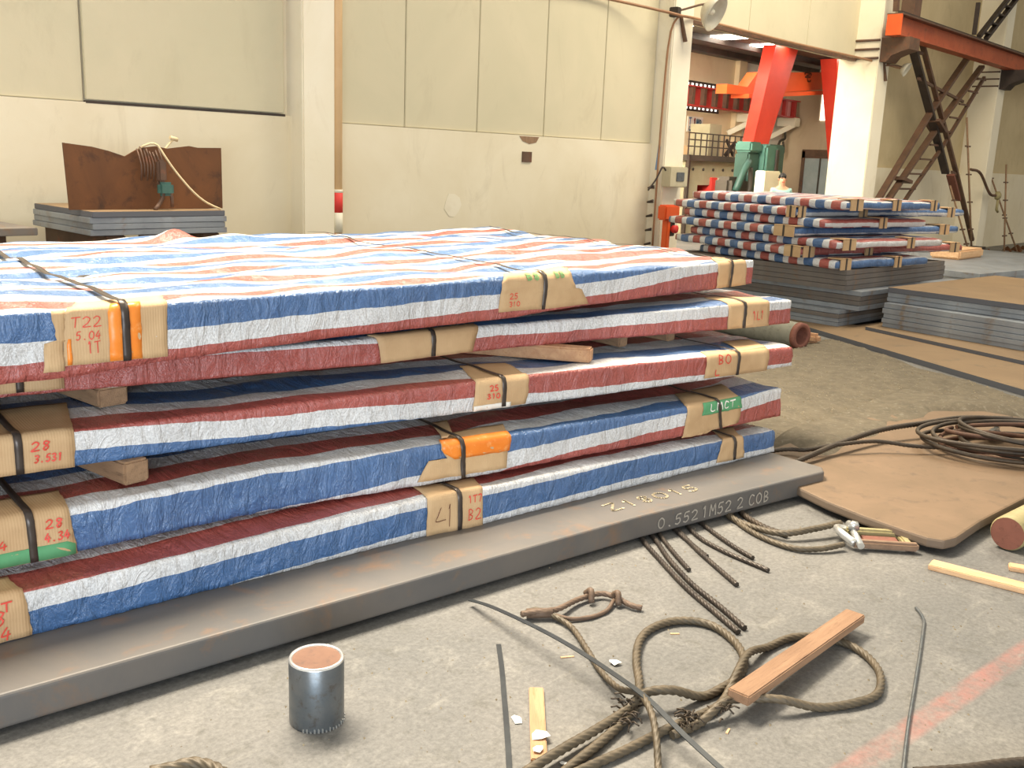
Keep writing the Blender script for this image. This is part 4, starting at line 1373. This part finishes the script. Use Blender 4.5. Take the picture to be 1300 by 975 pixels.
ORD = ['topmost', 'second from top', 'third from top', 'fourth from top', 'fifth from top', 'sixth from top', 'lowest']
FAR = [  # corner, length, width, phase, cards
    ((10.40, 4.61), 1.85, 2.27, .06, [('x', .06, .28), ('x', .85, 1.0), ('x', 1.62, 1.74)]),
    ((10.30, 5.13), 3.30, 1.95, .0, [('y', .0, .12), ('x', .02, .14), ('x', 1.1, 1.25), ('x', 2.9, 3.05)]),
    ((10.30, 4.78), 2.00, 2.10, .16, [('x', 1.0, 1.14)]),
    ((10.20, 5.07), 3.20, 2.00, .02, [('y', .0, .28), ('x', 2.75, 2.95)]),
    ((10.20, 4.58), 2.05, 2.15, .14, [('x', .1, .32), ('x', 1.3, 1.44)]),
    ((10.15, 4.95), 3.10, 1.98, .20, [('y', .0, .22), ('x', .02, .2), ('x', 1.1, 1.24), ('x', 2.8, 3.0)]),
    ((10.20, 4.56), 1.75, 2.00, .04, [('x', .06, .24), ('x', 1.05, 1.18)]),
]
for k, (c0, L_, W_, ph, cards) in enumerate(FAR):
    z0 = .665 + (6 - k) * .1045
    soft_bundle(c0, L_, W_, z0, .103, ph, 100 + k * 7.3, '%s striped bundle of the far stack by the opening' % ORD[k].replace('topmost', 'topmost'), rz=radians(-12 + [.8, -.9, 1.2, -.6, .5, -1.1, .3][k]), cards=cards)

ORDB = {2: ['lower', 'upper'], 3: ['bottom', 'middle', 'top'], 4: ['bottom', 'second', 'third', 'top']}


def plate_pile(corner, rz, length, width, z0, zs, mats, label, group, jit=.02):
    for k, (h, m_) in enumerate(zip(zs, mats)):
        o = MB().bbox((0, 0, 0), (length, width, h - .003), .003).build('steel_plate', m_)
        o.location = (corner[0] + random.uniform(-jit, jit), corner[1] + random.uniform(-jit, jit) * .5, z0)
        o.rotation_euler = (0, 0, rz + radians(random.uniform(-.4, .4)))
        tag(o, label % ORDB[len(zs)][k], 'plate', group)
        z0 += h
    return z0


plate_pile((10.27, 4.50), radians(-4), 2.3, 2.2, .05, [.045] * 4, [PLATE, PLATE, PLATEDARK, PLATE], '%s steel plate in the lowest block under the far striped stack', 'lowest plates under the far stack')
plate_pile((10.42, 4.34), radians(-4), 2.5, 2.3, .23, [.0525] * 4, [PLATE, PLATEDARK, PLATEDARK, PLATE], '%s steel plate in the widest middle block under the far striped stack', 'middle plates under the far stack')
plate_pile((10.32, 4.48), radians(-4), 2.5, 2.3, .44, [.056] * 4, [PLATEDARK, PLATEDARK, PLATEDARK, PLATEDARK], '%s dark steel plate in the top block right under the far striped bundles', 'top plates under the far stack')
for y, w in ((4.75, 'near'), (6.2, 'far')):
    o = MB().box((10.6, y, 0), (12.6, y + .1, .05)).build('wood_bearer', WOODGREY)
    tag(o, 'wood bearer on the floor under the %s side of the far plate pile' % w, 'bearer')

# near right pile of thick plates
plate_pile((10.52, 4.12), radians(-100), 2.6, 2.3, .085, [.0485, .0485, .0485], [PLATE, PLATE, PLATE], '%s grey steel plate in the lowest block of the right pile', 'lowest plates of the right pile')
plate_pile((10.53, 4.13), radians(-99), 2.6, 2.3, .2305, [.057, .057], [PLATE, PLATE], '%s grey steel plate in the middle block of the right pile', 'middle plates of the right pile', .015)
plate_pile((10.66, 4.15), radians(-96), 2.6, 2.7, .345, [.05, .05, .055], [PLATE, PLATE, PLATETOP], '%s plate in the rusty-topped upper block of the right pile', 'upper plates of the right pile', .012)
# thin rusty plate lying on the floor beneath the right pile, and a support plate
o = MB().prism([(10.35, 5.33), (10.0, 4.75), (8.51, 2.12), (7.9, 1.0), (12.5, .7), (12.8, 4.0), (10.6, 4.42)], 0, .05).build('floor_plate', PLATETOP)
tag(o, 'thin rusty plate lying on the floor below the right pile', 'plate')
o = MB().prism([(10.35, 4.22), (9.68, 2.45), (9.3, 1.45), (12.2, 1.4), (12.4, 4.0)], .05, .085).build('support_plate', PLATETOP)
tag(o, 'grey support plate between the floor plate and the right pile', 'plate')
# plates beyond
plate_pile((15.2, 4.6), radians(-8), 5.0, 2.6, 0, [.08, .08, .08, .09], [PLATE] * 4, '%s pale grey plate in the low pile far behind the right pile', 'plates of the far low pile')
o = MB().bbox((0, 0, 0), (1.2, .5, .16), .03).build('scrap_block', WOODPALE)
o.location = (17.3, 5.6, .33); tag(o, 'pale board lying on the low pile far behind', 'board')

# big pipe lying beside the first stack with rusty open end
t = empty('steel_pipe', (8.86, 4.22, .135), 0, 'grey steel pipe with a rusty open end lying behind the front stack', 'pipe')
ax = Vector((-.20, -.97, .0)).normalized()
back = -ax * 2.0
MB().lathe([(.125, -2.0), (.125, -.04)], 28, (0, 0, 0), ax).build('tube', GREYTUBE, t)
MB().lathe([(.082, -.4), (.084, -.01), (.09, .0), (.128, .0), (.13, -.05), (.125, -.05)], 28, (0, 0, 0), ax).build('rusty_end', RUSTEND, t)
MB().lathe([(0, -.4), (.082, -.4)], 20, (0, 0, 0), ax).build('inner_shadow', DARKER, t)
o = MB().bbox((9.12, 4.18, 0.03), (9.22, 4.32, .13), .03).build('wood_chock', WOOD)
tag(o, 'pale wood chock beside the rusty pipe end', 'chock')

# ================================================================== RUSTED PLATE, DEBRIS AND CABLE COIL
pl = [(4.60, 1.97), (4.53, 1.74), (4.49, 1.53), (4.475, 1.42), (4.50, 1.35), (4.58, 1.325), (4.9, 1.32), (5.5, 1.27), (7.4, 1.1), (7.3, 2.5), (5.2, 2.62), (4.75, 2.3)]
o = MB().prism(pl, .03, .08).build('rusted_plate', RUSTPLATE)
bv = o.modifiers.new('edge', 'BEVEL'); bv.width, bv.segments, bv.limit_method = .012, 2, 'ANGLE'
tag(o, 'large rusted brown plate with a rounded corner lying right of the slab', 'plate')
for x, y in ((5.0, 1.6), (6.6, 1.5)):
    o = MB().box((x, y, 0), (x + .1, y + .7, .03)).build('steel_skid', DARKSTEEL)
    tag(o, 'flat steel skid under the %s end of the rusted brown plate' % ('near' if x < 6 else 'far'), 'skid')


def debris_height(x, y):
    return .035 + .03 * noise.noise(Vector((x * 1.3, y * 1.3, 2))) + .012 * noise.noise(Vector((x * 7, y * 7, 5)))


verts, faces = [], []
nx, ny = 90, 70
x0, x1, y0, y1 = 5.0, 10.2, 1.2, 4.6
for j in range(ny + 1):
    for i in range(nx + 1):
        x, y = x0 + (x1 - x0) * i / nx, y0 + (y1 - y0) * j / ny
        # the debris field narrows towards the edges
        cx_ = 7.4 + .25 * (y - 2.8)
        lim = 8.45 + (y - 2.12) * .59 - .06 * noise.noise(Vector((y * 3, 0, 9)))
        e = min(1, max(0, (lim - x) / .15)) * min(1, max(0, (x - 5.0 - .3 * noise.noise(Vector((y * 2, 3, 1)))) / .5)) * min(1, max(0, (y - (2.12 - .45 * min(1, max(0, (x - 7.0) / .6))) - .12 * noise.noise(Vector((x * 2, 0, 1)))) / .25)) * min(1, max(0, (4.5 - y) / .3))
        lift = .06 if x < 7.6 and y < 2.75 else .0
        verts.append((x, y, -.03 + e * (.035 + debris_height(x, y)) + lift * e))
for j in range(ny):
    for i in range(nx):
        a = j * (nx + 1) + i
        faces.append((a, a + 1, a + nx + 2, a + nx + 1))
o = mesh_obj('debris_layer', verts, faces, DEBRIS, None, True)
tag(o, 'layer of grey brown scale and grit spread over the floor at right', 'debris', kind='stuff')
mb = MB()
for k in range(2600):
    x, y = random.uniform(5.4, 9.8), random.uniform(1.95, 4.3)
    cx_ = 7.4 + .25 * (y - 2.8)
    if x > 8.3 + (y - 2.12) * .59:
        continue
    s = random.uniform(.004, .014)
    if x < 7.6 and y < 2.55:
        continue
    z = debris_height(x, y)
    mb.add([(x - s, y - s * .6, z), (x + s, y - s, z), (x + s * .3, y + s, z), (x, y, z + s)], [(0, 1, 3), (1, 2, 3), (2, 0, 3)])
tag(mb.build('grit', STONE), 'loose pale grit chips scattered on the debris layer', 'grit', kind='stuff')


def rope(name, pts, r, label, mat=ROPE, cat='rope', z=None, lobes=6, twist=24, step=.007, group=None, parent=None):
    if z is not None:
        pts = [(x, y, z) for x, y in pts]
    o = MB().tube(spline(pts, step), r, 24 if lobes else 8, lobes, twist, .16).build(name, mat, parent)
    if label:
        tag(o, label, cat, group)
    return o


# two cables leading from behind the stack to the coil
rope('wire_rope', [(4.95, 2.62, .10), (5.196, 2.50, .11), (5.25, 2.40, .12), (5.42, 2.30, .14), (5.65, 2.16, .15), (5.80, 2.00, .13), (5.95, 1.86, .12)], .011, 'upper thin cable running from the stack to the coil', ROPED, 'cable', None, 6, 40)
rope('wire_rope', [(4.78, 2.42, .09), (4.95, 2.36, .10), (5.16, 2.33, .12), (5.45, 2.30, .14), (5.9, 2.23, .16), (6.25, 2.10, .17), (6.6, 1.98, .17), (6.85, 1.75, .17)], .015, 'lower thicker cable running from the stack to the coil', ROPED, 'cable', None, 6, 40)
t = empty('cable_coil', (6.36, 1.56, .085), 0, 'rusty coil of wire cables lying on the rusted brown plate', 'coil')
for k in range(9):
    rx, ry = random.uniform(.30, .56), random.uniform(.22, .36)
    ph = random.uniform(0, 6.28)
    pts = []
    dx, dy = random.uniform(-.1, .1), random.uniform(-.06, .06)
    for i in range(25):
        a = ph + i / 24 * 2 * pi * .98
        # long axis of the coil runs across the view
        lx, ly = rx * cos(a), ry * sin(a)
        ca, sa = cos(radians(-52)), sin(radians(-52))
        pts.append((dx + lx * ca - ly * sa, dy + lx * sa + ly * ca, .02 + k * .016 + .012 * sin(a * 2 + k)))
    MB().tube(spline(pts, .03), .013, 10, 0).build('cable_turn', ROPED if k % 3 else COILRUST, t)
o = MB().bbox((6.42, 1.72, .10), (6.62, 1.80, .16), .03).build('metal_scrap', BRIGHT)
tag(o, 'shiny metal scrap inside the cable coil', 'scrap')

# solid round bar at right
t = empty('round_bar', (4.80, 1.17, .085), 0, 'short thick round bar with a red rusty end lying at right', 'bar')
ax = Vector((-.97, .10, 0)).normalized()
MB().lathe([(.083, -.9), (.083, -.012), (.076, 0)], 28, (0, 0, 0), ax).build('shaft', BRASS, t)
MB().lathe([(.077, -.001), (.03, .002), (0, .002)], 28, (0, 0, 0), ax).build('rusty_end', RUSTEND, t)
MB().lathe([(.009, .003), (0, .003)], 12, Vector((0, -.03, -.03)), ax).build('centre_hole', DARKER, t)

# ================================================================== ON THE FLOOR
# short round steel billet
t = empty('steel_billet', (1.655, 2.235, 0), 0, 'short upright steel cylinder with a rusty brown top by the slab', 'billet')
MB().lathe([(0, 0), (.082, 0), (.083, .004), (.083, .203), (.080, .207)], 40).build('side', PIPE, t)
MB().lathe([(.0835, .202), (.081, .209), (.074, .2085), (.072, .205)], 40).build('bright_rim', BRIGHT, t)
MB().lathe([(.0725, .205), (.03, .2048), (0, .2045)], 40).build('rusty_top', BILLETTOP, t)
mb = MB()
for k in range(16):
    a = radians(205 + k * 8)
    c, s_ = cos(a), sin(a)
    mb.beam((.0835 * c, .0835 * s_, .0), (.0840 * c, .0840 * s_, random.uniform(.004, .014)), .005, .003)
tag(mb.build('bright_burrs', BRIGHT, t), kind='stuff')

Z1 = .016
L1 = [(1.70, 1.475), (1.86, 1.498), (2.000, 1.516), (2.153, 1.529), (2.296, 1.548), (2.41, 1.575), (2.522, 1.642), (2.645, 1.742), (2.772, 1.819), (2.876, 1.846), (2.985, 1.831), (3.057, 1.773), (3.078, 1.700), (3.049, 1.615), (2.990, 1.532), (2.898, 1.464), (2.796, 1.437), (2.698, 1.439), (2.607, 1.459), (2.503, 1.505), (2.425, 1.555), (2.343, 1.566), (2.193, 1.566), (1.96, 1.575), (1.7, 1.57)]
l1 = [(x, y, Z1 + (.045 if 19 <= i <= 20 else .015 if i > 20 else 0)) for i, (x, y) in enumerate(L1)]
t = rope('wire_rope', l1, .0135, 'thick wire rope lying in a loop, left of the wooden batten', lobes=6, twist=36)
L2 = [(1.70, 1.52), (1.93, 1.495), (2.035, 1.481), (2.171, 1.456), (2.272, 1.442), (2.377, 1.428), (2.479, 1.408), (2.58, 1.39), (2.667, 1.401), (2.782, 1.429), (2.933, 1.469), (3.080, 1.471), (3.212, 1.446), (3.294, 1.377), (3.317, 1.281), (3.283, 1.192), (3.195, 1.107), (3.061, 1.057), (2.955, 1.079), (2.828, 1.155), (2.726, 1.240), (2.646, 1.325), (2.570, 1.360), (2.468, 1.378), (2.350, 1.40)]
l2 = [(x, y, Z1 + (.03 if 9 <= i <= 10 else .034 if 20 <= i <= 22 else 0)) for i, (x, y) in enumerate(L2)]
t2 = rope('wire_rope', l2, .0128, 'thick wire rope lying in a loop under the wooden batten', lobes=6, twist=36)
for par, cx_, cy_, n_ in ((t, 2.37, 1.58, 22), (t, 2.30, 1.53, 16), (t2, 2.44, 1.40, 24), (t2, 2.56, 1.35, 12)):
    mb = MB()
    for k in range(n_):
        a = random.uniform(0, 2 * pi)
        L_ = random.uniform(.02, .05)
        p0 = Vector((cx_ + random.uniform(-.03, .03), cy_ + random.uniform(-.02, .02), random.uniform(.01, .05)))
        d_ = Vector((cos(a), sin(a), random.uniform(-.1, .5))) * L_
        q = p0 + d_
        q.z = max(q.z, .004)
        mb.tube([p0, p0 + d_ * .5 + Vector((0, 0, .008)), q], .003, 5)
    tag(mb.build('frayed_wires', ROPED, par), kind='stuff')

rope('thin_rope', [(2.608, 2.246, .022), (2.667, 2.226, .03), (2.691, 2.168, .022), (2.681, 2.063, .015), (2.590, 1.918, .015), (2.505, 1.793, .015), (2.434, 1.665, .03), (2.384, 1.55, .078), (2.319, 1.461, .08), (2.245, 1.390, .06), (2.171, 1.329, .02), (2.11, 1.28, .014)], .0098, 'thinner wire rope running under the black strap to the front', mat=ROPE, twist=38)
o = rope('spliced_eye', [(2.60, 2.24, .03), (2.69, 2.185, .034), (2.72, 2.175, .03), (2.766, 2.171, .03), (2.876, 2.182, .022), (2.974, 2.159, .022), (2.998, 2.107, .022), (2.991, 2.018, .018), (3.008, 1.974, .014)], .010, 'brown wire rope eye with knotted tail near the slab', mat=EYEROPE, twist=38)
MB().tube(spline([(2.702, 2.158, .02), (2.736, 2.108, .012), (2.807, 2.069, .010), (2.895, 2.060, .010), (2.975, 2.085, .02)], .02), .008, 10, 4, 90).build('thin_strand', EYEROPE, o)
for c in ((2.925, 2.172), (2.985, 2.085)):
    MB().tube(spline([(c[0] - .02, c[1] - .03, .012), (c[0], c[1] - .01, .05), (c[0] + .02, c[1] + .03, .02)], .01), .012, 10).build('clip', EYEROPE, o)
MB().tube([(2.63, 2.24, .022), (2.70, 2.17, .026)], .018, 14, 5, 60).build('splice', EYEROPE, o)

# strands poking out below the slab
for i, (pts, r, lb) in enumerate([
        ([(3.70, 2.50), (3.579, 2.354), (3.473, 2.205), (3.314, 1.973), (3.205, 1.777), (3.113, 1.610)], .0105, 'first long dark cable end poking out under the slab from the left'),
        ([(3.76, 2.50), (3.640, 2.335), (3.505, 2.177), (3.352, 1.959), (3.253, 1.770), (3.160, 1.610)], .0105, 'second long dark cable end poking out under the slab from the left'),
        ([(3.80, 2.46), (3.685, 2.330), (3.581, 2.200), (3.473, 2.055)], .0095, 'short dark cable end behind the two long ones under the slab'),
        ([(3.92, 2.46), (3.812, 2.314), (3.672, 2.120), (3.490, 1.833)], .010, 'dark cable end in the middle of those under the slab'),
        ([(3.98, 2.42), (3.84, 2.24), (3.77, 2.06), (3.725, 1.814)], .0095, 'dark cable end pointing to the shackle under the slab'),
        ([(4.05, 2.40), (3.93, 2.20), (3.85, 2.05), (3.80, 1.93)], .0095, 'shortest dark cable end at right under the slab'),
        ([(3.88, 2.44), (3.76, 2.25), (3.66, 2.08)], .009, 'dark cable end half hidden in the shade of the slab')]):
    rope('cable_end', pts, r, lb, STRANDM, 'cable', .011, 6, 40)

# cables ending in a shackle
rope('wire_rope', [(4.30, 2.40, .014), (4.163, 2.246, .018), (4.125, 2.096, .02), (4.126, 1.95, .035), (4.26, 1.86, .05), (4.40, 1.80, .06)], .014, 'upper wire rope leading from the slab to the shackle', ROPE, twist=38)
rope('wire_rope', [(4.27, 2.36, .014), (4.12, 2.17, .014), (4.045, 2.00, .014), (4.035, 1.85, .016), (4.11, 1.76, .02), (4.22, 1.70, .03)], .012, 'lower wire rope leading from the slab to the shackle', ROPE, twist=38)
rope('wire_rope', [(4.38, 2.36, .014), (4.259, 2.235, .014), (4.18, 2.08, .014), (4.163, 1.952, .016)], .013, 'dark short wire rope between slab and shackle', ROPED, twist=38)
t = empty('shackle', (4.36, 1.68, 0), radians(-52), 'worn steel shackle block at the end of the wire ropes', 'shackle')
MB().bbox((-.06, .045, .012), (.22, .085, .055), .01).build('side_bar', BRASS, t)
MB().bbox((-.06, -.095, .012), (.24, -.055, .05), .01).build('side_bar', RUSTEDGE, t)
MB().bbox((.18, -.06, .015), (.22, .05, .045), .008).build('end_bar', BRASS, t)
MB().bbox((.0, -.05, .02), (.17, .03, .035), .006).build('rusty_plate', RUSTEND, t)
MB().tube(spline([(-.05, .08, .04), (-.10, .05, .055), (-.10, -.03, .06), (-.05, -.09, .035)], .015), .018, 12).build('bow', BRIGHT, t)
MB().tube([(-.03, -.12, .035), (-.03, .11, .06)], .016, 12).build('pin', BRIGHT, t)
MB().lathe([(0, 0), (.028, 0), (.028, .022), (0, .022)], 6, (-.03, .02, .07), (0, .9, .3)).build('nut', BRIGHT, t)

# loose straps, bars, wood and scraps
def flat_strip(name, pts, w, th, mat, label, cat, lift=None):
    P = spline([(x, y, z) for x, y, z in pts], .03)
    verts, faces = [], []
    for i, p in enumerate(P):
        t_ = (P[min(i + 1, len(P) - 1)] - P[max(i - 1, 0)]).normalized()
        s_ = t_.cross(Vector((0, 0, 1))).normalized() * w / 2
        for q in (p - s_, p + s_, p + s_ + Vector((0, 0, th)), p - s_ + Vector((0, 0, th))):
            verts.append(q)
    for i in range(len(P) - 1):
        for k in range(4):
            faces.append((i * 4 + k, i * 4 + (k + 1) % 4, (i + 1) * 4 + (k + 1) % 4, (i + 1) * 4 + k))
    faces.append((3, 2, 1, 0))
    e = (len(P) - 1) * 4
    faces.append((e, e + 1, e + 2, e + 3))
    o = mesh_obj(name, verts, [f[::-1] for f in faces], mat)
    return tag(o, label, cat)


flat_strip('loose_strap', [(2.555, 2.465, .022), (2.53, 2.33, .05), (2.49, 2.09, .075), (2.46, 1.89, .082), (2.415, 1.69, .086), (2.36, 1.50, .088), (2.31, 1.33, .06), (2.27, 1.15, .03), (2.24, 1.0, .01)], .020, .003, STRIP, 'long black packing strap bowed across the floor over the ropes', 'strap')
flat_strip('flat_bar', [(2.403, 2.171, 0), (2.29, 2.05, 0), (2.167, 1.925, 0), (1.980, 1.736, 0), (1.80, 1.56, 0)], .017, .004, STRIP, 'short straight black flat bar lying on the floor', 'bar')
o = MB().bbox((0, -.024, 0), (.40, .024, .014), .003).build('wood_strip', WOOD)
o.location = (1.970, 1.604, 0); o.rotation_euler = (0, 0, math.atan2(1.882 - 1.604, 2.276 - 1.970))
tag(o, 'short flat wooden slat with white scraps on the floor', 'slat')
mb = MB()
for cx_, cy_, r in ((2.06, 1.68, .028), (2.00, 1.635, .02)):
    mb.add([(cx_ + r * cos(k * 1.05) * random.uniform(.7, 1.2), cy_ + r * sin(k * 1.05) * random.uniform(.7, 1.2), .0155 + random.uniform(0, .008)) for k in range(6)], [(0, 1, 2, 3, 4, 5)])
tag(mb.build('torn_paper', PAPER), 'torn white paper stuck on the wooden slat', 'paper')
t = MB().bbox((0, -.038, 0), (.88, .038, .035), .004).build('wood_batten', WOODBROWN)
t.location = (2.60, 1.325, .055)
t.rotation_euler = (0, -radians(-1.0), math.atan2(.0, 1))
tag(t, 'brown wooden batten lying across the rope loop', 'batten')
t = MB().bbox((0, -.04, 0), (.55, .04, .026), .004).build('wood_board', WOODPALE)
t.location = (4.33, 1.345, .0); t.rotation_euler = (0, 0, radians(-84))
tag(t, 'pale new wooden board lying at the right edge', 'board')
t = MB().bbox((0, -.03, 0), (.40, .03, .022), .004).build('wood_board', WOODPALE)
t.location = (4.58, 1.09, .0); t.rotation_euler = (0, 0, radians(-70))
tag(t, 'second pale board end beside the round bar', 'board')
rope('bent_rod', [(3.840, 1.224), (3.80, 1.19), (3.74, 1.155), (3.68, 1.135), (3.455, 1.065), (3.159, .976), (2.904, .899), (2.6, .80)], .006, 'thin steel rod with a bent tip lying on the floor at right', PIPE, 'rod', .007, 0)
rope('cable_end', [(2.70, .80), (2.824, .702), (2.904, .650), (2.991, .588), (3.1, .5)], .014, 'grey cable at the lower right edge of the floor', ROPED, 'cable', .015, 6, 40)
rope('wire_rope', [(1.15, 2.31), (1.207, 2.285), (1.254, 2.268), (1.285, 2.21), (1.29, 2.13)], .016, 'piece of wire rope at the bottom edge left of the billet', ROPE, 'rope', .017, 6, 28)
for i, (x, y, r, lb) in enumerate([(2.09, 1.80, .020, 'white paper scrap left of the wooden slat'), (2.60, 1.80, .022, 'white paper scrap between strap and rope loop'), (2.015, 1.548, .012, 'tiny white scrap near the bottom edge')]):
    mb = MB()
    n = 7
    mb.add([(x + r * cos(k * 2 * pi / n) * random.uniform(.5, 1.2), y + 1.4 * r * sin(k * 2 * pi / n) * random.uniform(.5, 1.1), .003 + random.uniform(0, .01)) for k in range(n)], [tuple(range(n))])
    tag(mb.build('paper_scrap', PAPER), lb, 'paper')
for x, y, L_, a, lb in ((2.493, 1.957, .05, -.6, 'yellow wood splinter beside the black strap'), (2.93, 1.79, .035, -.8, 'yellow wood chip inside the left rope loop'), (2.50, 1.30, .03, .2, 'pale wood chip by the end of the batten'), (2.78, 1.34, .025, 1.0, 'small wood chip inside the right rope loop')):
    o = MB().prism([(0, -.004), (L_, -.002), (L_ * .9, .004), (.0, .003)], 0, .004).build('wood_chip', WOODPALE)
    o.location = (x, y, 0); o.rotation_euler = (0, 0, a)
    tag(o, lb, 'chip')
mb = MB()
for k in range(500):
    x, y = random.uniform(1.2, 4.4), random.uniform(.8, 2.5)
    s = random.choice([.0015, .002, .003, .005])
    mb.add([(x - s, y - s, .0), (x + s, y - s * .6, .0), (x + s * .3, y + s, .0), (x, y, s)], [(0, 1, 3), (1, 2, 3), (2, 0, 3)])
tag(mb.build('floor_grit', STONE), 'fine grit scattered on the concrete floor', 'grit', kind='stuff')
